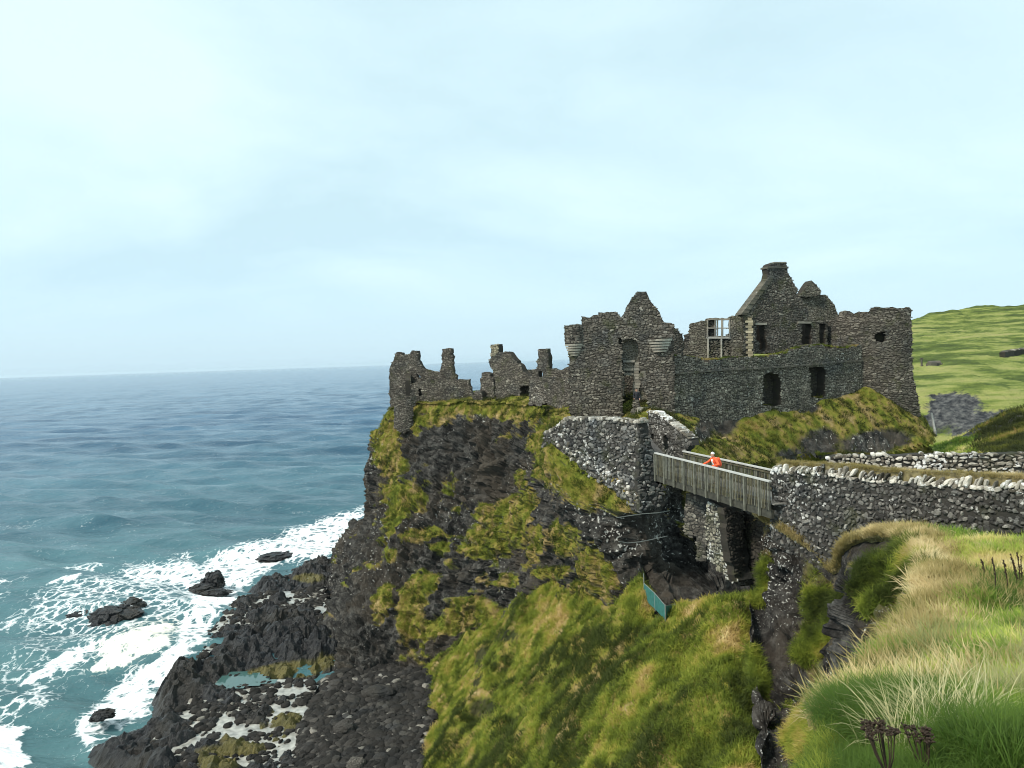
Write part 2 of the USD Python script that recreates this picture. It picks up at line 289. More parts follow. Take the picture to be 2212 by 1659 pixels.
mat('pool_water', {'g': ('geometry', {}), 'n': ('noise_texture', {'scale': 1.6, 'detail': 3.0}), 'b': ('bump', {'strength': 0.08, 'distance': 0.1}),
    'p': ('principled_bsdf', {'base_color': (0.045, 0.105, 0.095), 'roughness': 0.06, 'specular_ior_level': 0.6})}, [('g.position', 'n.vector'), ('n.fac', 'b.height'), ('b.normal', 'p.normal')])
# sea: teal in the shallows, greyer and bluer out; foam where the primvar foam allows it
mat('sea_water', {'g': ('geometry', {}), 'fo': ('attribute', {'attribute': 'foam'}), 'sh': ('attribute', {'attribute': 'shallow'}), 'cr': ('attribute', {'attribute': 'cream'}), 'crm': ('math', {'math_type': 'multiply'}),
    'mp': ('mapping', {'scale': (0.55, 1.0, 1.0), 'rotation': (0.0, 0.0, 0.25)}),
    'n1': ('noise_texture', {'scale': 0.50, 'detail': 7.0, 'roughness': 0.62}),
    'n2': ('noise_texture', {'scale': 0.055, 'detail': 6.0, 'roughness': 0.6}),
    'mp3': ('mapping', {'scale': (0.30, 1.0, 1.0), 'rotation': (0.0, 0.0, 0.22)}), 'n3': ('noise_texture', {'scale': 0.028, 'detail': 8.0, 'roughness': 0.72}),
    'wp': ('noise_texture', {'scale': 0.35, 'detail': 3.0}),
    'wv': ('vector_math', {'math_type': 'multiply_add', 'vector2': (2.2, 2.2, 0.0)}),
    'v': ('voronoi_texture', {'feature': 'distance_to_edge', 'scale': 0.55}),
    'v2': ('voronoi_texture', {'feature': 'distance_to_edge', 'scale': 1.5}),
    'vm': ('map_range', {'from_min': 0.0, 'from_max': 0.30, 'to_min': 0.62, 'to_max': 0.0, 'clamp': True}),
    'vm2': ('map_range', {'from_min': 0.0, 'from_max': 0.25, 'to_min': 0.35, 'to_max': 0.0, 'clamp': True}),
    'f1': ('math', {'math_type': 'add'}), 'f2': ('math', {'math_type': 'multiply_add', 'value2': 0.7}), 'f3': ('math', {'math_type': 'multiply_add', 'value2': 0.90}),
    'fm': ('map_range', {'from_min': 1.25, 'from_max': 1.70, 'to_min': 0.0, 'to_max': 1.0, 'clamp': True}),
    'deep': ('rgb_ramp', {'ramp': [(0.38, SEA_DEEP0), (0.62, SEA_DEEP1)]}),  # light and dark of wave and wind streaks put into the water colour
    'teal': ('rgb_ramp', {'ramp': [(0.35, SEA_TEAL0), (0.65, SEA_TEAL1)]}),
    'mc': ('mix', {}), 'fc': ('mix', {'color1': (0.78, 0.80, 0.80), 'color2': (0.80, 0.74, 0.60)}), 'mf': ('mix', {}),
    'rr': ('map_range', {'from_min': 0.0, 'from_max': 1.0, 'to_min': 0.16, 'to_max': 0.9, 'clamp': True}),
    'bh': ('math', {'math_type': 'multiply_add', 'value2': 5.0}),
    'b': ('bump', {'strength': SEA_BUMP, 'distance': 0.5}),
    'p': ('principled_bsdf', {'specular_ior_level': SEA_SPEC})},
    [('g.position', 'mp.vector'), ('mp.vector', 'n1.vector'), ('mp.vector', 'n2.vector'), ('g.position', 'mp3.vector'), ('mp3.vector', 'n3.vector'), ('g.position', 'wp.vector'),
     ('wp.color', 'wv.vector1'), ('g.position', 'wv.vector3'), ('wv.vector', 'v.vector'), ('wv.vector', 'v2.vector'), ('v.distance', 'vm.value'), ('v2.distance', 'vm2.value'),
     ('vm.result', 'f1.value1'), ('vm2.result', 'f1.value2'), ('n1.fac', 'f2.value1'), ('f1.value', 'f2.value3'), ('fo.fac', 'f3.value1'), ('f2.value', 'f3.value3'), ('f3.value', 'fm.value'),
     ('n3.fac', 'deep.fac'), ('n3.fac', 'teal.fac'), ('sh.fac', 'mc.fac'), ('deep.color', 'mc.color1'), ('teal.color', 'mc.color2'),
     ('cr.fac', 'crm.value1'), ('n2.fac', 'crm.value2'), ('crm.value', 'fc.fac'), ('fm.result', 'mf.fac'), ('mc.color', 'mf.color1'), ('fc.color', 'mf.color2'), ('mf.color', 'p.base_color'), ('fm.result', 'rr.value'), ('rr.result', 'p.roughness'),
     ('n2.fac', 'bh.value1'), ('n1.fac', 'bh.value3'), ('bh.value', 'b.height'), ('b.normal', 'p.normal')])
# ------------------------------------------------------------------ terrain
def resample(cols, ns, nt):
    """A smooth surface through columns of control points (top to bottom)."""
    C = np.array(cols, float)                                       # S x T x 3
    tt = np.linspace(0, 1, C.shape[1])
    C = PchipInterpolator(tt, C, axis=1)(np.linspace(0, 1, nt))
    d = np.r_[0, np.cumsum(np.linalg.norm(np.diff(C, axis=0), axis=2).mean(1))]
    return PchipInterpolator(d, C, axis=0)(np.linspace(0, d[-1], ns))
def crag(p, big=1.0, block=1.0, seed=0):
    """Relief of broken basalt: bulges, ribs and stepped blocks."""
    w = p + 1.3 * (np.stack([fbm(p / 2.5, 3, seed + 11), fbm(p / 2.5, 3, seed + 12), fbm(p / 2.5, 3, seed + 13)], -1) - 0.5)
    a = (fbm(p / 6.5, 4, seed) - 0.5) * 4.2 * big
    r = (1 - np.abs(2 * fbm(p / np.array([2.6, 2.6, 4.5]), 4, seed + 3) - 1)) ** 2
    b = (hashn(w / np.array([1.5, 1.5, 0.95]), seed + 5) - 0.5) * 0.95 + (hashn(w / np.array([0.62, 0.62, 0.42]) + 0.3, seed + 6) - 0.5) * 0.42
    g = (fbm(p / 0.9, 4, seed + 8) - 0.5) * 0.9
    return a - 1.15 * r * big + b * block + g
def inpoly(x, y, poly): return shapely.contains_xy(Polygon(poly), x, y)
def polyband(x, y, poly, soft):
    """1 inside the polygon, falling to 0 over soft units outside it."""
    pg = shapely.prepare(Polygon(poly)) or Polygon(poly)
    d = shapely.distance(pg, shapely.points(x, y))
    return np.clip(1 - d / soft, 0, 1)

SLOPE_A, SLOPE_B = 9.2, 0.957
def slope_z(x, y):                                                   # the grass slope in the gully
    return SLOPE_A + SLOPE_B * x
GULLY = -1.5
# --- promontory cliff, its columns run from the sea side round the front and under the bridge to the landward side
def col(*pts): return [P(*p) for p in pts]
prom = [
    [(-14, 150, 28.5), (-16, 152, 24), (-19, 154, 18), (-22, 156, 12), (-25, 158, 6), (-28, 160, -1.5)],
    [(-15.5, 128, 28.4), (-18, 129, 24), (-20, 131, 18), (-22, 132, 12), (-27, 136, 6), (-31, 142, -1.5)],
    col((845, 882, 109), (800, 955, 111), (786, 1030, 113), (793, 1085, 116), (737, 1165, 124), (712, 1225, 131)),
    col((862, 876, 107), (822, 955, 106), (800, 1040, 104), (800, 1110, 102), (745, 1210, 103), (692, 1315, 107)),
    col((905, 872, 104), (870, 950, 101), (850, 1060, 97), (815, 1180, 92.5), (770, 1320, 87.5), (730, 1450, 83)),
    col((1010, 868, 97), (1000, 960, 92.5), (985, 1080, 89.5), (960, 1200, 86), (940, 1320, 83), (915, 1450, 79.5)),
    col((1110, 868, 90), (1100, 960, 86), (1095, 1050, 83), (1090, 1130, 80.5), (1095, 1220, 78), (1095, 1330, 74.5)),
    col((1200, 885, 78.5), (1185, 960, 74), (1170, 1030, 71), (1175, 1110, 68.5), (1190, 1210, 66), (1205, 1330, 62.5)),
    col((1188, 952, 61), (1172, 1000, 60.2), (1195, 1065, 59), (1235, 1140, 57.6), (1262, 1220, 56.8), (1290, 1330, 54.5)),
    col((1300, 1035, 56.2), (1270, 1075, 55.6), (1290, 1110, 55.2), (1310, 1170, 54.5), (1340, 1240, 53.3), (1385, 1335, 49.5)),
    col((1390, 1092, 52.6), (1385, 1115, 52.6), (1390, 1140, 53.5), (1400, 1180, 54), (1410, 1230, 53.5), (1430, 1340, 47.8)),
    col((1445, 1040, 58.5), (1448, 1065, 60), (1450, 1110, 60.5), (1458, 1165, 59.5), (1468, 1220, 55.5), (1480, 1345, 46.5)),
    col((1520, 1005, 61), (1525, 1050, 62), (1525, 1110, 61), (1525, 1160, 58), (1530, 1220, 52), (1535, 1340, 45)),
    col((1620, 995, 68), (1622, 1040, 66), (1625, 1090, 63), (1625, 1150, 58), (1625, 1220, 51), (1625, 1320, 44)),
    col((1760, 978, 75), (1760, 1020, 74), (1762, 1080, 72), (1765, 1150, 69), (1768, 1250, 64), (1770, 1400, 58)),
    col((1935, 975, 79), (1938, 1020, 79), (1940, 1080, 78), (1942, 1150, 77), (1945, 1250, 75), (1950, 1400, 72)),
    col((2012, 935, 84), (2016, 975, 85), (2020, 1040, 86), (2025, 1120, 87), (2030, 1220, 88), (2035, 1400, 89)),
    [(41, 104, 27), (43, 104, 24), (45, 104, 19), (47, 104, 13), (49, 104, 7), (51, 104, -1.5)],
    [(30, 136, 27), (32, 138, 24), (34, 140, 19), (36, 142, 13), (38, 144, 7), (40, 146, -1.5)],
    [(5, 152, 27), (5, 154, 24), (5, 156, 19), (5, 158, 13), (5, 160, 7), (5, 162, -1.5)],
    [(-14, 150, 28.5), (-16, 152, 24), (-19, 154, 18), (-22, 156, 12), (-25, 158, 6), (-28, 160, -1.5)],
]
NS, NT = 1120, 150
Cp = resample(prom, NS, NT)
keep = []
v = Cp.reshape(-1, 3); f = tri(grid_faces(NS, NT))
n = vnormals(v, f)
cen = np.array([8.0, 110, 10])
if ((v - cen) * n).sum() < 0: n, f = -n, f[:, ::-1]
tpos = np.tile(np.linspace(0, 1, NT), NS)
amp = np.clip(tpos / 0.10, 0.0, 1) * 0.9
vx, vy = pix(v)
quiet = polyband(vx, vy, [(1150, 950), (1420, 1050), (1420, 1180), (1250, 1160)], 40)  # calmer below the bridgehead
relief = crag(v, 1.0, 1.0, 3)
GRASS_BLOBS = [  # turf ledges on the cliff face: centre, half width, half height, tilt in degrees
    (862, 1068, 46, 30, 20), (846, 1110, 22, 40, 10), (830, 955, 26, 60, 0), (838, 1000, 26, 28, 0), (1085, 1110, 36, 40, 0), (1060, 1150, 70, 38, -25), (1030, 1180, 48, 22, 0), (1120, 1120, 22, 60, 15),
    (905, 1150, 40, 16, -15), (893, 1285, 30, 52, 15), (885, 1330, 24, 42, 0), (820, 1300, 20, 42, 10), (925, 1255, 20, 18, 0), (965, 1345, 60, 22, -15), (1010, 1320, 50, 30, 0), (1210, 1170, 38, 34, 25), (1260, 1230, 30, 55, 15),
    (1185, 925, 24, 22, -30), (1160, 960, 22, 22, 0), (1120, 890, 80, 14, 0), (1000, 878, 90, 12, 0), (1245, 1050, 72, 40, 34), (1180, 1010, 34, 40, 0), (1320, 1080, 60, 28, 30), (935, 900, 40, 14, -15), (845, 1200, 16, 14, 0), (1235, 1290, 40, 30, 0), (1300, 1260, 22, 40, 0), (890, 905, 12, 30, 0),
    (1150, 1180, 18, 50, 20), (945, 1180, 20, 14, 0), (1110, 1030, 18, 20, 0), (1185, 1240, 30, 16, 0), (1080, 1250, 26, 16, 0), (1040, 1110, 20, 24, 0), (1225, 960, 20, 16, 0)]
def blobs(vx, vy, L):
    g = np.zeros(len(vx))
    for x, y, a, b, t in L:
        c, s = math.cos(math.radians(t)), math.sin(math.radians(t))
        X, Y = (vx - x) * c + (vy - y) * s, -(vx - x) * s + (vy - y) * c
        g = np.maximum(g, np.clip(1.35 - np.sqrt((X / a) ** 2 + (Y / b) ** 2), 0, 1) * 1.4)
    return np.clip(g, 0, 1)
g1 = blobs(vx, vy, GRASS_BLOBS) * (np.abs(v[:, 1]) > 1)
up = n[:, 2]
g1 = np.clip(g1 + 0.55 * sstep(fbm(v / 4.0, 4, 41), 0.54, 0.68) * sstep(fbm(v / 1.2, 3, 42), 0.40, 0.6) * 0.75, 0, 1)
g1 = np.where(tpos < 0.05, 1.0, g1)
land = (vx > 1480) & (tpos < 0.35)                                   # ferns and turf on the landward bank
g1 = np.where(land, np.clip(0.55 + (fbm(v / 2.2, 4, 43) - 0.42) * 3.2, 0, 1), g1)
g1 = np.clip(g1 * (0.55 + 1.0 * fbm(v / 1.6, 4, 46)), 0, 1)
joint = sstep(fbm(v / np.array([1.1, 1.1, 7.0]), 3, 47), .53, .66) * 1.0 + sstep(fbm(v / np.array([4.5, 4.5, 1.0]), 3, 48), .55, .66) * 0.35
v2 = v + n * ((relief - joint) * amp * (1 - 0.55 * quiet) * (1 - 0.45 * g1))[:, None]
n2 = vnormals(v2, f); g1 = np.where((tpos < 0.05) | land, g1, np.clip(g1 * (0.50 + 1.5 * np.clip(n2[:, 2] + 0.10, 0, 1)), 0, 1))
v2[:, 2] = np.where(tpos > 0.99, np.minimum(v2[:, 2], -1.5), v2[:, 2])
put('cliff', (v2, f), 'basalt', attrs={'grass': g1}, kind='structure', label='dark basalt headland cliff with turf ledges dropping from the castle to the sea', category='cliff') if False else put('cliff', (v2, f), 'basalt', attrs={'grass': g1})
tag(stage.GetPrimAtPath(W + '/cliff'), 'dark basalt sea cliff with turf ledges that carries the ruined castle', 'cliff', kind='structure')
CLIFF_V, CLIFF_F, CLIFF_G = v2, f, g1
CLIFF_N = vnormals(v2, f)

def rbf(pts, smooth=0.0):
    p = np.array(pts, float)
    R = RBFInterpolator(p[:, :2], p[:, 2], kernel='thin_plate_spline', smoothing=smooth, neighbors=min(len(p), 60))
    return lambda x, y: R(np.stack([np.ravel(x), np.ravel(y)], 1)).reshape(np.shape(x))
def field(name, fz, poly, step, mat, attrs=None, label=None, catg=None, relief=None, kind='structure'):
    """A height field over a plan polygon."""
    pg = Polygon(poly); x0, y0, x1, y1 = pg.bounds
    X, Y = np.meshgrid(np.arange(x0, x1 + step, step), np.arange(y0, y1 + step, step), indexing='ij')
    Z = fz(X, Y)
    if relief is not None: Z = Z + relief(X, Y, Z)
    ok = shapely.contains_xy(pg.buffer(step), X, Y)
    q = grid_faces(*X.shape); okf = ok.ravel()[q].all(1)
    f = tri(q[okf]); used = np.unique(f); re = np.full(X.size, -1); re[used] = np.arange(len(used))
    v = np.stack([X.ravel(), Y.ravel(), Z.ravel()], 1)[used]; f = re[f]
    at = {k: a(v) for k, a in (attrs or {}).items()}
    m = put(name, (v, f), mat, attrs=at, smooth=False)
    tag(m, label, catg, kind=kind)
    return v, f, at

# --- castle ground: plateau and the landward bank
rim = Cp[:, 0, :]
bank_top = col((1460, 895, 70), (1500, 903, 70.8), (1560, 922, 73), (1620, 905, 75), (1665, 880, 77.5), (1720, 884, 79.5), (1765, 866, 81), (1830, 862, 83), (1870, 850, 84), (1930, 852, 85), (1985, 878, 86))
bank_top2 = [p + np.array([1.5, 5.0, 1.2]) for p in bank_top]
plate_pts = [tuple(p) for p in rim[::10]] + [tuple(p) for p in bank_top] + [tuple(p) for p in bank_top2] + [
    (-5, 112, 29.3), (4, 104, 29.8), (10, 88, 30.0), (14, 95, 30.2), (26, 100, 30.0), (0, 128, 29), (-11, 112, 28.7), (20, 120, 29.5), (3, 90, 29.8), (9.5, 76, 29.9), (30, 96, 29.8)]
plate_pts += [tuple(P(1395, 884, 66.5)), tuple(P(1365, 908, 67)), tuple(P(1250, 925, 66)), tuple(P(1300, 935, 62)), tuple(P(1320, 915, 68)), tuple(P(1270, 915, 69)), tuple(P(1238, 918, 70.5)), tuple(P(1300, 918, 70)), tuple(P(1222, 893, 72)), (8.6, 55.0, 27.0), (10.5, 54.0, 26.4), (10.3, 58, 27.2), (9.8, 62, 28.4), (11.8, 62, 28.0), (12.6, 57.5, 26.0), (13.3, 54.5, 24.5)]
plate = rbf(plate_pts, 0.5)
plate_poly = [tuple(p[:2]) for p in Cp[::6, 3, :]]
plate_poly = list(Polygon(plate_poly).buffer(0).exterior.coords)
def bank_relief(X, Y, Z):
    p = np.stack([X, Y, Z], -1); v = p.reshape(-1, 3); g = plate_grass(v).reshape(X.shape)
    return (fbm(p / 3.0, 4, 21) - 0.5) * 1.1 + (fbm(p / 0.8, 3, 22) - 0.5) * 0.5 + (1 - g) * (crag(p, 0.5, 1.0, 5) * 0.8)
def plate_grass(v):
    vx, vy = pix(v)
    rocky = blobs(vx, vy, [(1770, 960, 44, 34, -20), (1890, 955, 80, 26, -8), (1715, 985, 40, 16, 0), (1555, 905, 40, 34, 30), (1745, 880, 26, 12, 0), (1520, 930, 20, 24, 0)])
    return np.clip(0.95 - 1.1 * rocky, 0, 1)
PL_V, PL_F, PL_A = field('castle_ground', plate, plate_poly, 0.33, 'basalt', {'grass': plate_grass}, 'rough turf and bank of bracken round the foot of the castle walls', 'ground', bank_relief)

# --- the gully slope below the bridge
def gully(X, Y):
    z = slope_z(X, Y)
    p = np.stack([X, Y, 0 * X], -1)
    z = z + (fbm(p / 7.0, 4, 31) - 0.5) * 2.6 + (fbm(p / 1.8, 3, 32) - 0.5) * 2.1 - 0.9 * np.exp(-((X - 9.6) / 3.5) ** 2 - ((Y - 46.5) / 4.0) ** 2) - 1.3 * np.exp(-((X - 10.6) / 1.3) ** 2 - ((Y - 49.0) / 2.2) ** 2)
    base = LineString([(-12, 84), (-4.8, 76), (-0.3, 77), (4.3, 65.5), (6.7, 55), (8.0, 51.5)]); db = shapely.distance(base, shapely.points(X, Y)); z = z + 1.5 * np.exp(-(db / 5.0) ** 2)
    xb = np.interp(Y, [10, 18, 28.6, 36, 40, 44], [4.5, 6.5, 9.5, 11.8, 13.0, 13.6]); z = z - 2.6 * sstep(X - xb, -2.2, 0.6)
    # a rib of rock and turf runs down from the cliff foot, a step below it
    t = ((X + 2.2) * 0.80 - (Y - 66) * 0.60); s = (X + 2.2) * 0.60 + (Y - 66) * 0.80
    z = z + 1.6 * np.exp(-(t / 1.6) ** 2) * np.exp(-((s) / 9.0) ** 2)
    cap = 21.2 - np.maximum(0, Y - 41) * 0.42 - np.maximum(0, Y - 48) * 0.55
    cap = np.maximum(cap, 9.0) + 30 * sstep(-X, -10.6, -8.8)
    return np.minimum(z, cap) - 5.0 * sstep(X, 8.4, 9.3) * sstep(Y, 48.3, 49.8)
gully_poly = [(-16, 18), (14, 18), (17, 30), (17, 44), (16, 56), (9, 72), (0, 86), (-12, 92), (-16, 92)]
def gully_grass(v):
    vx, vy = pix(v)
    return np.clip(1.0 - blobs(vx, vy, [(1040, 1420, 14, 32, 20), (1095, 1372, 30, 16, 0), (1030, 1470, 10, 20, 30), (1050, 1530, 40, 26, 0)]) * 0.9, 0, 1)
GU_V, GU_F, GU_A = field('grass_slope', gully, gully_poly, 0.35, 'turf_soil', {'grass': gully_grass}, 'steep slope of tussocky grass below the bridge and the cliff', 'slope')

# --- mainland: near bank and its cliff
main = [
    col((1640, 1112, 41.5), (1645, 1150, 41.5), (1638, 1190, 41.2), (1630, 1230, 41), (1628, 1275, 40.5), (1632, 1400, 36)),
    col((1690, 1138, 38.3), (1688, 1180, 38.6), (1672, 1240, 38.8), (1655, 1300, 38.5), (1648, 1370, 38), (1650, 1520, 33.5)),
    col((1742, 1172, 37.4), (1720, 1230, 37.2), (1695, 1310, 36.6), (1668, 1400, 36), (1652, 1470, 35.2), (1655, 1650, 29.5)),
    col((1800, 1238, 36), (1790, 1290, 35.3), (1765, 1390, 34), (1720, 1500, 32.4), (1685, 1600, 31), (1665, 1760, 27)),
    col((1822, 1188, 35), (1806, 1250, 32.8), (1800, 1330, 30), (1790, 1440, 29), (1775, 1570, 27.5), (1740, 1800, 23)),
    col((1850, 1170, 33.5), (1818, 1235, 30.2), (1802, 1320, 27.6), (1797, 1430, 26.2), (1792, 1570, 25), (1770, 1800, 21.5)),
    col((1930, 1158, 31.0), (1880, 1230, 27.0), (1842, 1320, 24.0), (1838, 1430, 22.4), (1824, 1570, 21), (1790, 1850, 17.5)),
    col((2010, 1225, 22.6), (1960, 1310, 19.6), (1905, 1420, 17.9), (1880, 1530, 16.8), (1845, 1660, 15.6), (1790, 1950, 13)),
    col((1965, 1388, 13.9), (1915, 1470, 12.4), (1875, 1560, 11.7), (1840, 1650, 11.2), (1805, 1760, 10.6), (1740, 2100, 9)),
    col((1872, 1520, 8.9), (1838, 1590, 8.2), (1808, 1670, 7.8), (1780, 1760, 7.5), (1740, 1900, 7.0), (1660, 2300, 6)),
    col((1800, 1640, 5.5), (1755, 1730, 5.2), (1720, 1810, 5.0), (1690, 1900, 4.8), (1640, 2060, 4.5), (1560, 2600, 3.6)),
    [(0.9, 2.0, 31.9), (0.2, 2.0, 31.0), (-0.6, 2, 29.6), (-1.6, 2, 27.6), (-2.8, 2, 24.6), (-5.5, 2, 18.5)],
    [(-1.5, -8.0, 32.4), (-2.6, -8, 31.4), (-3.4, -8, 30), (-4.2, -8, 28), (-5.2, -8, 25), (-8, -8, 18)],
]
ns2, nt2 = 420, 130
Cm = resample(main, ns2, nt2)
v = Cm.reshape(-1, 3); f = tri(grid_faces(ns2, nt2)); n = vnormals(v, f)
if ((v - np.array([30.0, 30, 20])) * n).sum() < 0: n, f = -n, f[:, ::-1]
tp = np.tile(np.linspace(0, 1, nt2), ns2); sp = np.repeat(np.linspace(0, 1, ns2), nt2)
near = np.clip((v[:, 1] - 2) / 16, 0.3, 1)
rel = crag(v * 1.35, 0.75, 0.9, 17) / 1.35 - 1.3 * sstep(fbm(v / np.array([1.5, 1.5, 9.0]), 3, 19), .52, .64)
vx, vy = pix(v)
gm = np.clip((fbm(v / np.array([1.6, 1.6, 3.2]), 4, 51) - 0.47) * 3.2, 0, 1)
rocky = blobs(vx, vy, [(1832, 1440, 34, 120, 0), (1668, 1330, 24, 150, 0), (1850, 1600, 40, 60, 0), (1690, 1190, 20, 60, 0), (1690, 1500, 30, 70, 10), (1810, 1360, 18, 50, 0)])
turfy = blobs(vx, vy, [(1760, 1260, 34, 90, 0), (1735, 1420, 30, 110, 8), (1900, 1300, 60, 110, 20), (1735, 1600, 40, 60, 0), (1910, 1470, 26, 80, 20), (1775, 1330, 20, 90, 0)])
gm = np.clip(gm + 0.45 * turfy - 1.2 * rocky, 0, 1); gm = np.where((tp < 0.10) & (sp > 0.36), 1, gm); gm = np.where((tp < 0.10) & (sp <= 0.36), gm * 0.6, gm)
am = np.clip(tp / 0.25, 0.12, 1) * near * (1 - 0.5 * gm) * (1 - 0.75 * sstep(tp, 0.55, 0.95))
v3 = v + n * (rel * am)[:, None]
put('mainland_cliff', (v3, f), 'near_basalt', attrs={'grass': gm})
tag(stage.GetPrimAtPath(W + '/mainland_cliff'), 'dark rock face hung with turf under the approach wall, right of the gully', 'cliff', kind='structure')
MC_V, MC_F, MC_G, MC_N = v3, f, gm, vnormals(v3, f)

edge = Cm[:, 0, :]
wall_foot = col((1800, 1232, 36.2), (1900, 1165, 35), (2000, 1150, 33.6), (2100, 1150, 31.8), (2212, 1148, 29.9), (2320, 1150, 28.2))
main_pts = [tuple(p) for p in edge[::9]] + [tuple(p) for p in wall_foot] + [tuple(P(*q)) for q in (
    (2212, 1240, 22), (2100, 1260, 21.5), (2212, 1330, 16), (2100, 1360, 15), (2050, 1440, 12), (2212, 1450, 10.2), (2100, 1500, 9.0), (2212, 1560, 7.0), (2212, 1659, 5.0), (2000, 1659, 4.6), (1940, 1560, 7.4), (2400, 1450, 10), (2400, 1250, 20))] + [
    (0, 0, 32.35), (3, 0, 32.3), (8, -6, 32.6), (20, -6, 32), (30, 10, 30), (30, 22, 28), (2, -8, 32.5)]
near_land = rbf(main_pts, 0.15)
land_poly = [tuple(p[:2]) for p in Cm[:, 2, :]] + [(6, -8), (34, -8), (34, 27), (22.5, 28.5), (18.6, 32.8), (14.6, 38.0), (13.2, 40.0)]
land_poly = list(Polygon(land_poly).buffer(0).exterior.coords)
def bank2(X, Y, Z):
    p = np.stack([X, Y, 0 * Z], -1); a = np.clip((Y - 2) / 12, 0.1, 1)
    a = a * (1 - 0.65 * sstep(Y, 24, 31))
    return -0.85 * sstep(Y, 21, 29) * sstep(X, 15.5, 18) + a * ((fbm(p / 3.2, 4, 61) - 0.5) * 1.3 + (fbm(p / 0.9, 3, 62) - 0.5) * 0.55)
LD_V, LD_F, LD_A = field('grass_bank', near_land, land_poly, 0.25, 'bank_soil', {'grass': lambda v: np.ones(len(v))}, 'near bank of long grass falling from the viewpoint to the approach wall', 'bank', bank2)

# --- the far hillside and the ground between
far_pts = [tuple(P(*q)) for q in (
    (1970, 716, 320), (2030, 714, 320), (2052, 700, 335), (2085, 682, 345), (2120, 663, 350), (2212, 661, 350), (2400, 655, 350), (1900, 722, 320), (1700, 745, 330),
    (1975, 745, 240), (2100, 735, 235), (2212, 722, 250), (1975, 775, 200), (2100, 770, 190), (2212, 768, 185), (2400, 760, 190),
    (1985, 810, 165), (2100, 810, 158), (2212, 812, 155), (2400, 810, 160), (1995, 842, 146), (2030, 852, 140), (2100, 856, 136), (2212, 862, 132), (2400, 870, 130),
    (2040, 945, 124), (2120, 940, 122), (2200, 935, 118),
    (2000, 962, 108), (2080, 965, 104), (2130, 955, 100), (2150, 905, 96), (2212, 888, 96), (2330, 880, 96), (2180, 940, 86), (2212, 930, 85), (2130, 985, 80), (2040, 985, 88), (2212, 985, 70))] + [
    (20, 60, 14), (30, 60, 20), (40, 62, 24), (36, 50, 20), (24, 48, 16), (50, 120, 20), (40, 140, 12), (35, 160, 8), (30, 200, 6), (60, 260, 24), (20, 320, 4), (90, 60, 27), (80, 45, 28), (50, 46, 26), (200, 345, 50), (120, 420, 34), (180, 420, 40), (240, 420, 40), (20, 420, 6)] + [tuple(P(x, y + 10, 385)) for x, y in ((1900, 726), (1970, 716), (2030, 714), (2052, 702), (2085, 684), (2120, 668), (2212, 668), (2300, 668))]
hill_z = rbf(far_pts, 0.15)
def hill_grass(v):
    vx, vy = pix(v); vx = vx + 30 * (fbm(v / 7.0, 4, 78) - .5) * 2; vy = vy + 20 * (fbm(v / 5.0, 4, 79) - .5) * 2
    r = blobs(vx, vy, [(2062, 880, 56, 20, 0), (2110, 912, 70, 20, 6), (2034, 905, 22, 18, 0), (2170, 905, 44, 18, 0), (2090, 935, 50, 10, 0)])
    return np.clip(1.0 - 1.15 * r, 0, 1)
def hill_relief(X, Y, Z):
    p = np.stack([X, Y, 0 * Z], -1)
    a = np.clip((Y - 60) / 80, 0.25, 1)
    t = Z + (fbm(p / 22, 3, 72) - 0.5) * 5
    steps = (np.abs((t / 2.1) % 1 - 0.5) - 0.25) * 1.0 * sstep(Y, 130, 170)
    rk = 1 - hill_grass(np.stack([X, Y, Z], -1).reshape(-1, 3)).reshape(X.shape)
    return rk * (crag(np.stack([X, Y, Z], -1) / 2.2, 0.6, 1.4, 80)) * 0.45 + a * ((fbm(p / 14.0, 4, 71) - 0.5) * 3.2 + (fbm(p / 3.0, 4, 73) - 0.5) * 1.3) + steps * 0.9 - 2.2 * sstep(Y, 105, 118) * sstep(-Y, -140, -122) * fbm(p / 5, 3, 77)
hill_poly = [(20, 46), (34, 44), (120, 44), (250, 200), (300, 460), (60, 460), (20, 330), (22, 150), (48, 118), (46, 100), (30, 76), (16, 62)]
HL_V, HL_F, HL_A = field('hill', hill_z, hill_poly, 0.9, 'hill_turf', {'grass': hill_grass}, 'green terraced hillside with a low dark cliff, behind the castle on the right', 'hill', hill_relief)

# --- beach of dark cobbles under the cliff, reef and pools
pebble_px = [(640, 1690), (655, 1560), (690, 1500), (740, 1440), (800, 1420), (960, 1420), (900, 1700), (860, 1900), (600, 1900), (610, 1750)]
def beach_z(X, Y):
    p = np.stack([X, Y, 0 * X], -1)
    return 0.55 + 0.075 * (X + 24) + (fbm(p / 4, 3, 81) - 0.5) * 0.5
pebble_poly = [tuple(PZ(x, y, 0.8)[:2]) for x, y in pebble_px]
BE_V, BE_F, _ = field('beach', beach_z, pebble_poly, 0.5, 'beach_floor', None, 'dark cobble beach between the cliff foot and the grass slope', 'beach')

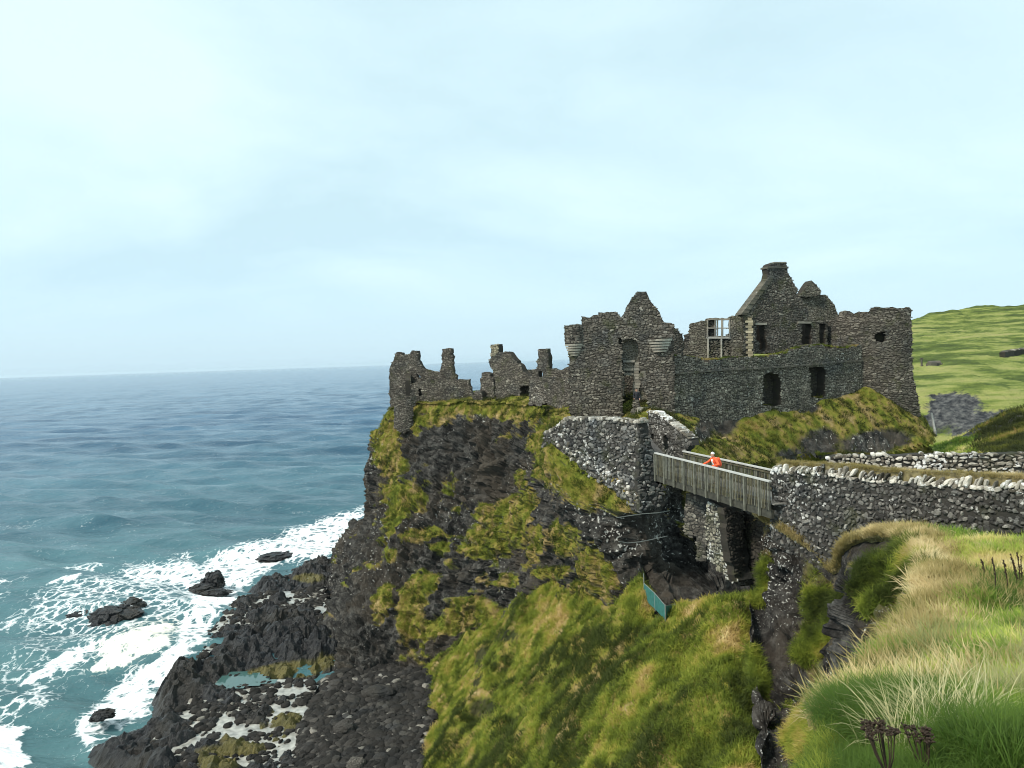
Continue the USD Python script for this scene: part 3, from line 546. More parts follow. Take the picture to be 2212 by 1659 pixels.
reef_px = [(722, 1192), (680, 1190), (640, 1222), (570, 1240), (545, 1262), (560, 1285), (500, 1288), (486, 1318), (440, 1372), (395, 1412), (348, 1472), (342, 1500), (352, 1522), (325, 1545), (290, 1552),
           (240, 1580), (206, 1596), (235, 1625), (282, 1640), (270, 1700), (620, 1900), (700, 1720), (720, 1500), (800, 1440), (770, 1300), (750, 1200)]
reef_poly = Polygon([tuple(PZ(x, y, 0.3)[:2]) for x, y in reef_px]).buffer(0)
high_px = [([(722, 1198), (690, 1192), (650, 1215), (640, 1240), (680, 1262), (722, 1262)], 3.4, 1.4), ([(550, 1258), (600, 1238), (640, 1250), (640, 1278), (560, 1280)], 1.6, 1.0),
           ([(505, 1290), (600, 1288), (690, 1310), (730, 1390), (700, 1420), (610, 1400), (480, 1430), (420, 1500), (352, 1500), (352, 1478), (440, 1390)], 2.0, 1.8),
           ([(500, 1390), (640, 1330), (735, 1380), (735, 1425), (600, 1420), (470, 1440)], 2.6, 2.0), ([(350, 1475), (400, 1430), (440, 1440), (430, 1490), (380, 1520)], 1.9, 1.2),
           ([(330, 1540), (370, 1560), (420, 1600), (360, 1650), (290, 1650), (225, 1600), (300, 1550)], 1.5, 1.2), ([(430, 1510), (500, 1500), (520, 1540), (470, 1560)], 1.3, 0.8), ([(520, 1530), (590, 1530), (600, 1600), (520, 1580)], 1.2, 1.0),
           ([(380, 1610), (480, 1590), (560, 1620), (600, 1690), (400, 1720)], 1.7, 1.2)]
high = [(Polygon([tuple(PZ(x, y, 0.6 * h)[:2]) for x, y in q]).buffer(0), h * 0.46, s) for q, h, s in high_px]
def reef_z(X, Y):
    p = np.stack([X, Y, 0 * X], -1); pts = shapely.points(X, Y)
    edge = shapely.distance(reef_poly.exterior, pts) * np.where(shapely.contains(reef_poly, pts), 1, -1)
    z = -1.6 + 1.45 * sstep(edge, -2.0, 1.2)
    lump = (fbm(p / 2.4, 4, 91) - 0.47) * 4.0 + (hashn((p + 0.8 * fbm(p / 1.5, 2, 92)[..., None]) / 0.9, 93) - 0.5) * 0.5 + (fbm(p / 0.7, 3, 94) - 0.5) * 0.8 + (hashn((p + 0.5 * fbm(p / 0.6, 2, 88)[..., None]) / 0.38, 89) - 0.5) * 0.30
    z = z + lump * sstep(edge, -1.5, 1.5)
    for pg, h, s in high:
        d = shapely.distance(pg, pts); inside = shapely.distance(pg.exterior, pts) * shapely.contains(pg, pts)
        k = np.clip(1 - d / s, 0, 1) * (0.45 + 0.55 * sstep(inside, 0, 2.2))
        z = z + h * k * (0.55 + 0.9 * fbm(p / 2.0, 4, 95)) + k * (hashn((p + 0.9 * fbm(p / 1.2, 2, 97)[..., None]) / np.array([1.3, 0.8, 1]), 96) - 0.5) * 1.1
    # a pale sandy flat between the rocks, kept low
    return z
def algae(v):
    vx, vy = pix(v)
    return blobs(vx, vy, [(590, 1452, 95, 17, -12), (680, 1440, 60, 16, -20), (668, 1248, 34, 10, 0), (540, 1600, 60, 40, 0), (470, 1640, 50, 30, 0), (620, 1560, 40, 40, 0)]) * 0.95
rx0, ry0, rx1, ry1 = reef_poly.bounds
RF_V, RF_F, _ = field('shore_reef', reef_z, list(reef_poly.buffer(2.5).exterior.coords), 0.20, 'reef_rock', {'grass': algae}, 'wet black reef rock with pools at the foot of the sea cliff', 'reef')
SAND = []
sand_px = [(410, 1520), (470, 1478), (500, 1462), (560, 1470), (640, 1470), (680, 1480), (668, 1530), (655, 1590), (640, 1690), (600, 1900), (380, 1800), (330, 1600), (380, 1560)]
sand2_px = [(520, 1300), (700, 1280), (720, 1400), (600, 1370), (480, 1400), (430, 1440), (480, 1350)]
for i, (q, lab) in enumerate(((sand_px, 'pale wet sand between the black rocks beside the cobble beach'), (sand2_px, 'pale wet sand lying in hollows along the top of the black reef'))):
    pg = list(Polygon([tuple(PZ(x, y, 0.4)[:2]) for x, y in q]).buffer(0).exterior.coords)
    lvl = 0.55 if i == 0 else 1.15
    SAND.append(field('sand', (lambda L: lambda X, Y: L + (fbm(np.stack([X, Y, 0 * X], -1) / 3, 3, 98) - 0.5) * 0.45)(lvl), pg, 0.5, 'sand', None, lab, 'sand'))
pool = [tuple(PZ(x, y, 0.6)[:2]) for x, y in [(472, 1478), (505, 1455), (560, 1462), (585, 1475), (540, 1482), (490, 1488)]]
field('rock_pool', lambda X, Y: 0 * X + 0.74, list(Polygon(pool).buffer(0.3).exterior.coords), 0.5, 'pool_water', None, 'still teal rock pool beside the olive weed strip', 'pool')

# --- sea
foam_px = [([(772, 1108), (728, 1195), (600, 1205), (560, 1240), (500, 1290), (470, 1340), (400, 1405), (345, 1475), (322, 1535), (240, 1545), (330, 1440), (400, 1360), (420, 1290), (400, 1255), (450, 1215), (540, 1185), (660, 1150)], 0.9, 22),
           ([(215, 1392), (300, 1356), (375, 1352), (335, 1392), (262, 1432), (200, 1450), (232, 1412)], 1.05, 12), ([(40, 1478), (150, 1402), (232, 1386), (222, 1402), (130, 1442), (60, 1476)], 0.9, 12),
           ([(-40, 1575), (52, 1578), (40, 1600), (62, 1645), (0, 1680), (-60, 1680)], 1.2, 10), ([(75, 1300), (150, 1268), (300, 1240), (420, 1245), (430, 1330), (330, 1350), (180, 1372), (60, 1350)], 0.50, 30),
           ([(300, 1255), (280, 1232), (330, 1225), (400, 1220), (420, 1260)], 0.9, 20), ([(105, 1258), (150, 1246), (170, 1240), (160, 1252)], 0.95, 5), ([(290, 1460), (380, 1400), (340, 1480), (290, 1540), (230, 1560), (200, 1600), (190, 1560)], 0.95, 30),
           ([(0, 1440), (80, 1360), (200, 1350), (210, 1410), (60, 1500), (0, 1520)], 0.30, 30)]
rr = [52.0]
while rr[-1] < 60000: rr.append(rr[-1] * (1.0055 if rr[-1] < 700 else 1.012 if rr[-1] < 4000 else 1.06))
rr = np.array(rr); th = np.radians(np.arange(-60, 30.01, 0.25))
Rg, Tg = np.meshgrid(rr, th, indexing='ij')
X, Y = Rg * np.sin(Tg), Rg * np.cos(Tg)
wz = np.zeros_like(X)
wr = np.random.default_rng(5)
for L, a in ((52, 0.62), (33, 0.66), (21, 0.62), (13, 0.46), (8.5, 0.34), (5.5, 0.24), (3.6, 0.16), (2.5, 0.11)):
    for k in range(3):
        ang = math.radians(256 + wr.normal(0, 17)); ph = wr.uniform(0, 6.3)
        u = (X * math.cos(ang) + Y * math.sin(ang)) * 2 * math.pi / (L * wr.uniform(0.85, 1.15)) + ph
        u = u + 2.2 * (fbm(np.stack([X / L, Y / L, 0 * X + k], -1) / 2.5, 2, 100 + k) - 0.5) * 2
        cell = np.maximum(Rg * 0.0055, Rg * 0.0044)
        fade = np.clip((L / 3.0 - cell) / (L / 6.0), 0, 1)
        wz += a * 0.62 * fade * (np.exp(np.sin(u) - 1) * 1.6 - 0.75)
v = np.stack([X.ravel(), Y.ravel(), wz.ravel()], 1)
vx, vy = pix(v)
wob = 26 * np.stack([fbm(v / 7.0, 4, 111) - 0.5, fbm(v / 7.0, 4, 112) - 0.5], 1)
vxw, vyw = vx + wob[:, 0] * 2.2, vy + wob[:, 1]
foam = np.zeros(len(v)); sel = (vy > 1050) & (vy < 1800) & (vx < 900) & (vx > -200)
for q, k, soft in foam_px:
    foam[sel] = np.maximum(foam[sel], k * polyband(vxw[sel], vyw[sel], q, soft))
foam = np.maximum(foam, 0.55 * sstep(fbm(v / 9.0, 4, 113), 0.60, 0.72) * sstep(vy, 1060, 1250))
cream = np.zeros(len(v)); cream[sel] = polyband(vxw[sel] * .5 + vx[sel] * .5, vyw[sel], foam_px[1][0], 26) * 1.5
shallow = np.clip(1.08 - Rg.ravel() / 520.0, 0, 1) ** 1.5
wz2 = v.copy(); wz2[:, 2] += 0.25 * foam * (fbm(v / 1.3, 3, 114))
qf = grid_faces(*X.shape)
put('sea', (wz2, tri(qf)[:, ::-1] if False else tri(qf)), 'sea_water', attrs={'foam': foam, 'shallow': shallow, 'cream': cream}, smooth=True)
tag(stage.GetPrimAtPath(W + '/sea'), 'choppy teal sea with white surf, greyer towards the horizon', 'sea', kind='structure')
# ------------------------------------------------------------------ masonry
def c1(*q): return [(768.1 + .2232 * x, 685.8 + .2232 * y) for x, y in q]
def c2(*q): return [(1179.5 + .2232 * x, 576.0 + .2232 * y) for x, y in q]
def c3(*q): return [(1563.5 + .2232 * x, 537.6 + .2232 * y) for x, y in q]
def c4(*q): return [(1124.6 + .2232 * x, 877.8 + .2232 * y) for x, y in q]
class Flat:
    """A vertical plane through two points; u runs along it, v is the height, w stands out towards the viewer's side."""
    def __init__(s, x0, d0, x1, d1, z=30.0):
        def at(x, d):
            p = P(x, 800, d); return p[:2]
        s.A, B = at(x0, d0), at(x1, d1)
        s.e = (B - s.A) / np.linalg.norm(B - s.A); s.n = np.array([s.e[1], -s.e[0]])
        if (EYE[:2] - s.A) @ s.n < 0: s.n = -s.n
        s.L = np.linalg.norm(B - s.A)
    def uv(s, q):
        out = []
        for x, y in q:
            r = ray(x, y); t = ((s.A - EYE[:2]) @ s.n) / (r[:2] @ s.n); p = EYE + r * t
            out.append(((p[:2] - s.A) @ s.e, p[2]))
        return out
    def xyz(s, u, v, w):
        u, v, w = np.broadcast_arrays(u, v, w)
        return np.stack([s.A[0] + s.e[0] * u + s.n[0] * w, s.A[1] + s.e[1] * u + s.n[1] * w, v], -1)
class Round:
    """The same on a round tower of radius R."""
    def __init__(s, x, d, R):
        c = P(x, 800, d)[:2]; s.R = R; s.t = c / np.linalg.norm(c); s.C = c + s.t * R
    def uv(s, q):
        out = []
        for x, y in q:
            r = ray(x, y); a = r[:2] @ r[:2]; b = -2 * (r[:2] @ s.C); c = s.C @ s.C - s.R ** 2
            D = b * b - 4 * a * c
            t = (-b - math.sqrt(max(D, 0))) / (2 * a); p = EYE + r * t; k = p[:2] - s.C
            th = math.atan2(k[0] * (-s.t[1]) - k[1] * (-s.t[0]), -(k @ s.t))
            out.append((-th * s.R, p[2]))
        return sorted(out, key=lambda z: 0) 
    def xyz(s, u, v, w):
        u, v, w = np.broadcast_arrays(u, v, w)
        th = -u / s.R; b = -s.t; nrm = np.array([-b[1], b[0]])
        # rotate b by th
        dx = b[0] * np.cos(th) + (b[1]) * np.sin(th); dy = b[1] * np.cos(th) - b[0] * np.sin(th)
        return np.stack([s.C[0] + dx * (s.R + w), s.C[1] + dy * (s.R + w), v], -1)
def densify(pts, step, jit, r, keep_below=None):
    out = []
    for a, b in zip(pts, pts[1:] + pts[:1]):
        a, b = np.array(a), np.array(b); L = np.linalg.norm(b - a); k = max(1, int(L / step))
        for i in range(k):
            p = a + (b - a) * i / k
            if i: p = p + r.normal(0, jit, 2)
            out.append(tuple(p))
    return out
def solid(frame, poly, w0, w1, step=None):
    """The plan polygon (u, v) as a slab between depths w0 and w1."""
    out = []
    for g in getattr(poly, 'geoms', [poly]):
        if g.area < 1e-3: continue
        m = trimesh.creation.extrude_polygon(g, 1.0, engine='earcut')
        v, f = np.array(m.vertices), np.array(m.faces)
        if step:
            v, f = trimesh.remesh.subdivide_to_size(v, f, step)
        out.append((frame.xyz(v[:, 0], v[:, 1], w0 + (w1 - w0) * v[:, 2]), f))
    return cat(out)
def stone_mesh(r, u, v, w, h, proud, frame, sides=7, lean=0.0, back=-0.03):
    an = (np.arange(sides) + r.uniform(0, 1)) * 2 * np.pi / sides + r.normal(0, 0.12, sides)
    c, s = np.cos(an), np.sin(an); k = 1 / np.maximum(np.abs(c), np.abs(s)) ** 0.72
    k = k * r.uniform(0.86, 1.06, sides)
    x, y = 0.5 * w * c * k, 0.5 * h * s * k
    if lean: x, y = x * math.cos(lean) - y * math.sin(lean), x * math.sin(lean) + y * math.cos(lean)
    ins = 0.74
    U = np.r_[u + x, u + x * 1.0, u + x * ins, [u]]; V = np.r_[v + y, v + y, v + y * ins, [v]]
    pr = proud * r.uniform(0.8, 1.2, sides)
    Wd = np.r_[np.full(sides, back), pr * 0.45, pr, [proud * 1.12]]
    q = []
    for a in (0, sides):
        i = np.arange(sides); j = (i + 1) % sides
        q += [np.stack([a + i, a + j, a + sides + j], 1), np.stack([a + i, a + sides + j, a + sides + i], 1)]
    i = np.arange(sides); q.append(np.stack([2 * sides + i, 2 * sides + (i + 1) % sides, np.full(sides, 3 * sides)], 1))
    return frame.xyz(U, V, Wd), np.vstack(q)
def rubble(frame, poly, seed, sw=(0.22, 0.5), sh=(0.10, 0.23), proud=(0.02, 0.08), over=0.05, wild=0.35):
    """Rubble laid in wandering courses: a list of (vertices, faces, tone, size)."""
    r = np.random.default_rng(seed); out = []
    u0, v0, u1, v1 = poly.bounds; pg = poly.buffer(over); shapely.prepare(pg)
    v = v0
    while v < v1 + 0.2:
        h = r.uniform(*sh); u = u0 - r.uniform(0, sw[1])
        while u < u1 + 0.2:
            w = min(r.gamma(6, (sw[0] + sw[1]) / 12) + sw[0] * 0.3, sw[1] * 1.5)
            cu, cv = u + w / 2, v + h / 2 + 0.18 * (fbm(np.array([u / 2.5, v / 4.0, seed * 1.0]), 2, 5) - 0.5) * 2 + r.normal(0, 0.012 + 0.05 * wild)
            if shapely.contains_xy(pg, cu, cv):
                hh = h * r.uniform(0.82 - .2 * wild, 1.12 + .5 * wild)
                vv, ff = stone_mesh(r, cu, cv, w * r.uniform(.98 - .25 * wild, .99), hh * 0.98, r.uniform(*proud), frame, lean=r.normal(0, .30 * wild))
                out.append((vv, ff, float(np.clip(r.beta(2.2, 2.6) + 0.35 * (fbm(np.array([cu / 1.6, cv / 1.6, 9.0 + seed]), 3, 8) - 0.5), 0, 1)), w * hh))
            u += w
        v += h
    return out
def lay(parent, stones, mat, individual=300, name='stone', stuff='stone_facing'):
    """The largest stones one by one, the rest joined."""
    if not stones: return
    px, py = pix(np.array([s[0].mean(0) for s in stones])); seen = (px > -20) & (px < 2232) & (py > 0) & (py < 1680)
    size = np.array([s[3] / (np.linalg.norm(s[0].mean(0) - EYE) ** 2) for s in stones]) * np.where(seen, 1, 0.01)
    order = np.argsort(-size); one, rest = order[:individual], order[individual:]
    for i in one:
        v, f, t, _ = stones[i]; put(name, (v, f), mat, parent, attrs={'tone': np.full(len(v), t)})
    if len(rest):
        v, f = cat([stones[i][:2] for i in rest])
        put(stuff, (v, f), mat, parent, attrs={'tone': np.concatenate([np.full(len(stones[i][0]), stones[i][2]) for i in rest])}, kind='stuff')
INDIV = 200
def wall(parent, frame, outline, seed, openings=(), thick=1.0, core='castle_core', stone='castle_stone', part='wall', sw=(0.16, 0.40), sh=(0.085, 0.18), proud=(0.012, 0.055), individual=None, step=None, jit=0.07, over=0.0, w_off=0.0, wild=0.45):
    r = np.random.default_rng(seed)
    pg = Polygon(densify(frame.uv(outline), 0.35, jit, r)).buffer(0)
    for o in openings: pg = pg.difference(Polygon(densify(frame.uv(o), 0.3, jit * 0.6, r)).buffer(0))
    v, f = solid(frame, pg, w_off - thick, w_off, step)
    put(part, (v, f), core, parent, attrs={'tone': np.full(len(v), 0.5)})
    fr = frame
    if w_off:
        class Off:
            def xyz(s, u, v, w): return frame.xyz(u, v, np.asarray(w) + w_off)
        fr = Off()
    lay(parent, rubble(fr, pg, seed, sw, sh, proud, over, wild), stone, INDIV if individual is None else individual)
    return pg
def blockp(parent, frame, rect, w0, w1, mat, name, seed=0, bev=0.02):
    """A dressed block given by a pixel rectangle on the frame."""
    (x0, y0), (x1, y1) = rect
    q = frame.uv([(x0, y1), (x1, y1), (x1, y0), (x0, y0)])
    pg = Polygon(q)
    a = solid(frame, pg, w0, w1 - bev); b = solid(frame, pg.buffer(-bev, join_style=2), w1 - bev, w1)
    v, f = cat([a, b])
    put(name, (v, f), mat, parent, attrs={'tone': np.full(len(v), np.random.default_rng(seed).uniform(0.2, 0.95))})

CG = 'walls of the ruined castle'
# --- outer ruin at the sea end
t = thing('ruined_range', 'roofless ruin on the left cliff edge, broken gable walls and a thin tall chimney', 'castle ruin')
fr = Flat(842, 108, 1020, 105)
wall(t, fr, c1((335, 900), (325, 510), (365, 420), (385, 350), (450, 340), (460, 375), (530, 345), (545, 318), (600, 322), (605, 410), (660, 495), (740, 520), (815, 525), (840, 430), (838, 305), (930, 300), (945, 540), (975, 560), (978, 870), (900, 880)), 101,
     openings=[c1((575, 530), (600, 545), (640, 590), (600, 580))], thick=0.9)
fr2 = Flat(886, 104.6, 1020, 102.6)
wall(t, fr2, c1((535, 870), (535, 640), (620, 615), (700, 600), (1100, 598), (1115, 700), (1132, 770), (1132, 880), (700, 890)), 102, thick=0.8, part='front_wall', openings=[c1((610, 690), (640, 690), (645, 760), (605, 760))])
fr = Flat(886, 104.6, 886, 108); wl = fr
v, f = solid(wl, Polygon([(0, 27.5), (3.6, 27.5), (3.6, 33.0), (0, 31.8)]), -0.7, 0.0); put('side_wall', (v, f), 'castle_core', t, attrs={'tone': np.full(len(v), .5)})
lay(t, rubble(wl, Polygon([(0, 27.5), (3.6, 27.5), (3.6, 33.0), (0, 31.8)]), 103), 'castle_stone', 40)
t = thing('buttress', 'squat stone buttress clinging to the cliff edge below the outer ruin', 'buttress')
wall(t, Round(876, 102.0, 2.2), c1((370, 1060), (372, 800), (385, 765), (420, 755), (585, 757), (590, 790), (560, 870), (555, 1080), (470, 1130)), 104, thick=0.8, step=0.5)
# --- middle ruin
t = thing('ruined_gable', 'dark broken gable with a stub of brown chimney, between the outer ruin and the gatehouse', 'castle ruin')
fr = Flat(1056, 96, 1150, 92)
wall(t, fr, c1((1355, 830), (1350, 620), (1330, 510), (1290, 430), (1300, 400), (1345, 370), (1390, 338), (1480, 335), (1530, 400), (1600, 480), (1640, 540), (1690, 575), (1745, 600), (1745, 830)), 105, openings=[c1((1590, 660), (1690, 665), (1690, 790), (1590, 790))], thick=1.0)
wall(t, Flat(1056, 96.8, 1150, 92.8), c1((1308, 420), (1306, 262), (1385, 258), (1388, 420)), 106, part='chimney', stone='dressed_stone', thick=0.8, individual=30)
wall(t, Flat(1056, 97.5, 1150, 93.5), c1((1570, 830), (1570, 500), (1640, 505), (1670, 505), (1690, 535), (1690, 800)), 107, part='rear_wall', thick=0.7, individual=40)
t = thing('wall_stub', 'jagged upright stub of wall standing alone in the gap beside the dark broken gable', 'wall stub')
wall(t, Flat(1030, 98, 1070, 96.5), c1((1225, 830), (1210, 690), (1205, 590), (1220, 580), (1220, 535), (1250, 528), (1300, 545), (1300, 570), (1330, 580), (1335, 610), (1330, 640), (1350, 760), (1352, 830)), 108, thick=0.9)
t = thing('low_wall', 'low rounded heap of masonry at the foot of the upright wall stub', 'wall stub')
wall(t, Flat(1015, 97.4, 1045, 96.2), c1((1132, 850), (1132, 770), (1150, 720), (1180, 708), (1215, 715), (1225, 770), (1225, 850)), 109, thick=0.9)
# --- wall beside the gatehouse
t = thing('courtyard_wall', 'two-layered wall with a tapering chimney, joining the gatehouse on its left', 'wall')
wall(t, Flat(1145, 88, 1232, 85), c1((1690, 700), (1705, 510), (1755, 495), (1760, 400), (1772, 395), (1770, 305), (1850, 300), (1855, 350), (1862, 360), (1868, 500), (1935, 505), (2010, 500), (2040, 480), (2075, 475), (2080, 720)), 110, openings=[c1((1770, 580), (1770, 530), (1790, 508), (1812, 530), (1812, 580))], part='rear_wall', thick=0.8)
wall(t, Flat(1140, 82, 1232, 76), c1((1680, 860), (1680, 580), (1760, 580), (1830, 590), (1900, 585), (2075, 588), (2080, 900), (1960, 890), (1850, 830)), 111, part='wall', thick=0.8)

# --- gatehouse
t = thing('gatehouse', 'tall ruined gatehouse with pointed gable, corbelled corner turrets and a broken doorway', 'gatehouse')
G = Flat(1228, 71.5, 1456, 70.2)
door = c2((742, 1515), (742, 1060), (738, 930), (735, 760), (745, 710), (800, 695), (860, 700), (895, 770), (905, 920), (915, 1150), (990, 1290), (1002, 1420), (990, 1515))
wall(t, G, c2((228, 1560), (225, 1350), (222, 870), (215, 770), (205, 570), (345, 560), (350, 485), (505, 465), (505, 440), (675, 435), (725, 490), (765, 440), (770, 400), (870, 270), (880, 240), (970, 240), (1040, 370), (1100, 440), (1145, 540), (1215, 545), (1240, 570), (1242, 1560)), 120,
     openings=[door, c2((695, 690), (735, 690), (735, 750), (700, 750))], thick=1.3, individual=300)
wall(t, Flat(1450, 76, 1480, 76.5), c2((1200, 900), (1205, 560), (1230, 565), (1285, 620), (1300, 650), (1318, 655), (1330, 712), (1330, 860)), 121, part='rear_wall', thick=0.8, individual=60)
# recess with pale render, slit window and jamb stones
R = Flat(1228, 72.6, 1456, 71.3)
wall(t, R, c2((690, 670), (960, 670), (985, 1290), (900, 1290), (846, 1250), (846, 1062), (758, 1062), (758, 1250), (700, 1250)), 122, part='recess_wall', core='pale_render', stone='gable_pale', thick=0.5, individual=60, proud=(0.01, 0.05))
r_ = np.random.default_rng(5)
for k, y in enumerate(np.arange(925, 1245, 28)):
    x = 848 + r_.uniform(0, 14)
    blockp(t, Flat(1228, 72.45, 1456, 71.15), c2((x, y), (905 + r_.uniform(-8, 14), y + 26)), -0.3, 0.10, 'pale_render', 'jamb_stone', 300 + k)
for k, (x0, y, x1) in enumerate(((745, 905, 860), (750, 985, 845), (755, 1030, 846))):
    blockp(t, Flat(1228, 72.45, 1456, 71.15), c2((x0, y), (x1, y + 22)), -0.3, 0.14, 'pale_render', 'lintel', 320 + k)
wall(t, Flat(1228, 78.5, 1456, 77.5), c2((225, 1500), (225, 700), (600, 640), (1235, 690), (1235, 1500), (1005, 1500), (1005, 1262), (880, 1262), (880, 1500)), 123, part='back_wall', thick=0.8, individual=20)
fs = Flat(1231, 72.9, 1239, 79.4)
pgs = Polygon([(0, 27.5), (6.5, 27.5), (6.5, 37.5), (0, 37.0)])
v, f = solid(fs, pgs, 0.02, 0.8); put('side_wall', (v, f), 'castle_core', t, attrs={'tone': np.full(len(v), .5)})
def drum(frame, uc, w_c, rad, z0, z1, sides=26, taper=1.0):
    an = np.linspace(0, 2 * np.pi, sides, endpoint=False); out = []
    pts = []
    for z, k in ((z0, taper), (z1, 1.0)): pts.append(frame.xyz(uc + np.cos(an) * rad * k, np.full(sides, z), w_c + np.sin(an) * rad * k))
    v = np.vstack(pts + [pts[0].mean(0)[None], pts[1].mean(0)[None]])
    i = np.arange(sides); j = (i + 1) % sides
    f = np.vstack([np.stack([i, j, sides + j], 1), np.stack([i, sides + j, sides + i], 1), np.stack([j, i, np.full(sides, 2 * sides)], 1), np.stack([sides + i, sides + j, np.full(sides, 2 * sides + 1)], 1)])
    return v, f
for x0, x1, ytop, yb0, yb1 in ((180, 365, 575, 752, 875), (975, 1232, 690, 706, 838)):
    (ua, _), (ub, _) = G.uv(c2((x0, 800), (x1, 800))); uc, rad = (ua + ub) / 2, (ub - ua) / 2
    zt = G.uv(c2((x0, ytop)))[0][1]; z1 = G.uv(c2((x0, yb0)))[0][1]; z0 = G.uv(c2((x0, yb1)))[0][1]
    n = 5; rz = np.linspace(z1, z0, n + 1)
    for k in range(n):
        rr_ = rad * (1.0 - 0.10 * k)
        v, f = drum(G, uc, -0.35, rr_, rz[k + 1] + 0.07, rz[k], taper=0.97)
        put('corbel_course', (v, f), 'pale_render', t, attrs={'tone': np.full(len(v), 0.75 - 0.06 * k)})
    v, f = drum(G, uc, -0.35, rad * 0.97, z1 + 0.01, zt)
    put('turret_wall', (v, f), 'castle_core', t, attrs={'tone': np.full(len(v), .5)})
    class Dr:
        def xyz(s, u, v, w, uc=uc, rad=rad):
            a = u / (rad * 0.97); return G.xyz(uc - np.cos(a) * (rad * .97 + w), v, -0.35 + np.sin(a) * (rad * .97 + np.asarray(w)))
    lay(t, rubble(Dr(), Polygon([(0.1, z1), (rad * 2.9, z1), (rad * 2.9, zt), (0.1, zt)]), 125 + int(x0)), 'castle_stone', 60)

# --- curtain wall and round tower
t = thing('curtain_wall', 'long rubble curtain wall with two dark openings running right from the gatehouse', 'wall')
K = Flat(1454, 70.4, 1885, 86.0)
op = [c3((380, 1520), (378, 1260), (400, 1215), (450, 1198), (520, 1210), (552, 1260), (548, 1520)), c3((850, 1440), (825, 1150), (905, 1135), (975, 1140), (985, 1200), (975, 1440))]
top = c2((1235, 1700), (1235, 868), (1330, 862), (1385, 870), (1490, 885), (1530, 930), (1600, 900), (1720, 895)) + c3((60, 1052), (300, 1050), (450, 1035), (600, 1008), (760, 950), (790, 935), (960, 928), (985, 968), (1180, 962), (1330, 928), (1440, 950), (1440, 1620), (550, 1720), (300, 1750), (0, 1800))
wall(t, K, top, 130, openings=op, thick=1.0, individual=300, stone='curtain_stone')
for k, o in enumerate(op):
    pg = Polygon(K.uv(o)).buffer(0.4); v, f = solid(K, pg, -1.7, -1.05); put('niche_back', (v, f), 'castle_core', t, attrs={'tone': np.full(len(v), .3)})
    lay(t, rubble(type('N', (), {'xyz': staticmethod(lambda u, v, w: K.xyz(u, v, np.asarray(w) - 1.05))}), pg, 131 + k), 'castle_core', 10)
ua = K.uv(c2((1245, 1045)))[0]; ub = K.uv(c3((1430, 1085)))[0]
nn = 60
for k in range(nn):
    a, b = k / nn, (k + 0.97) / nn
    q = [(ua[0] + (ub[0] - ua[0]) * s, ua[1] + (ub[1] - ua[1]) * s + 0.05 * math.sin(s * 9)) for s in (a, b)]
    pg = Polygon([(q[0][0], q[0][1]), (q[1][0], q[1][1]), (q[1][0], q[1][1] + .16), (q[0][0], q[0][1] + .16)])
    v, f = solid(K, pg, -0.2, 0.20 + 0.03 * math.sin(k * 2.1)); put('string_course_stone', (v, f), 'castle_stone', t, attrs={'tone': np.full(len(v), 0.25 + 0.4 * ((k * 0.618) % 1))})
t = thing('round_tower', 'big round corner tower of layered dark rubble at the right end of the castle', 'tower')
T = Round(1884, 84.5, 6.6)
wall(t, T, c3((1000, 1000), (1000, 700), (1030, 695), (1108, 650), (1115, 615), (1170, 600), (1220, 625), (1400, 610), (1430, 570), (1600, 566), (1805, 572), (1815, 760), (1825, 1110), (1842, 1300), (1880, 1420), (1905, 1620), (1200, 1640), (1000, 1600)), 140, openings=[c3((1465, 905), (1460, 830), (1480, 812), (1555, 798), (1572, 830), (1562, 900))],
     thick=1.2, step=0.8, sw=(0.2, 0.55), sh=(0.08, 0.17), individual=300)
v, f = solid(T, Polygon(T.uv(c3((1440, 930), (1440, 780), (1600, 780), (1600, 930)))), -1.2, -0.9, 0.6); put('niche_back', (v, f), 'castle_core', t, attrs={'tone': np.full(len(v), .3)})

# --- great hall: windowed wall, main gable and the gable behind
t = thing('window_wall', 'hall wall with a mullioned window open to the sky, beside pale toothed corner stones', 'wall')
H = Flat(1487, 86.5, 1628, 84.0)
win = c2((1568, 516), (1772, 516), (1768, 645), (1740, 672), (1568, 676))
low = c2((1578, 700), (1688, 700), (1688, 880), (1578, 880))
wall(t, H, c2((1390, 1010), (1385, 560), (1410, 545), (1535, 525), (1545, 505), (1810, 480), (1880, 474), (2005, 476), (2012, 1010)), 150, openings=[win, low, c2((1708, 700), (1780, 700), (1780, 880), (1708, 880))], thick=0.8, stone='gable_pale')
v, f = solid(H, Polygon(H.uv(c2((1560, 690), (1800, 690), (1800, 900), (1560, 900)))), -0.75, -0.25); put('blocking', (v, f), 'castle_core', t, attrs={'tone': np.full(len(v), .5)})
lay(t, rubble(type('N2', (), {'xyz': staticmethod(lambda u, v, w: H.xyz(u, v, np.asarray(w) - 0.25))}), Polygon(H.uv(c2((1575, 700), (1782, 700), (1782, 885), (1575, 885)))), 151, proud=(0.05, 0.2)), 'gable_pale', 40)
v, f = solid(H, Polygon(H.uv(c2((1566, 514), (1634, 514), (1634, 680), (1566, 680)))), -0.75, -0.45); put('blocking', (v, f), 'castle_core', t, attrs={'tone': np.full(len(v), .4)})
lay(t, rubble(type('N3', (), {'xyz': staticmethod(lambda u, v, w: H.xyz(u, v, np.asarray(w) - 0.45))}), Polygon(H.uv(c2((1568, 516), (1632, 516), (1632, 678), (1568, 678)))), 152), 'castle_stone', 20)
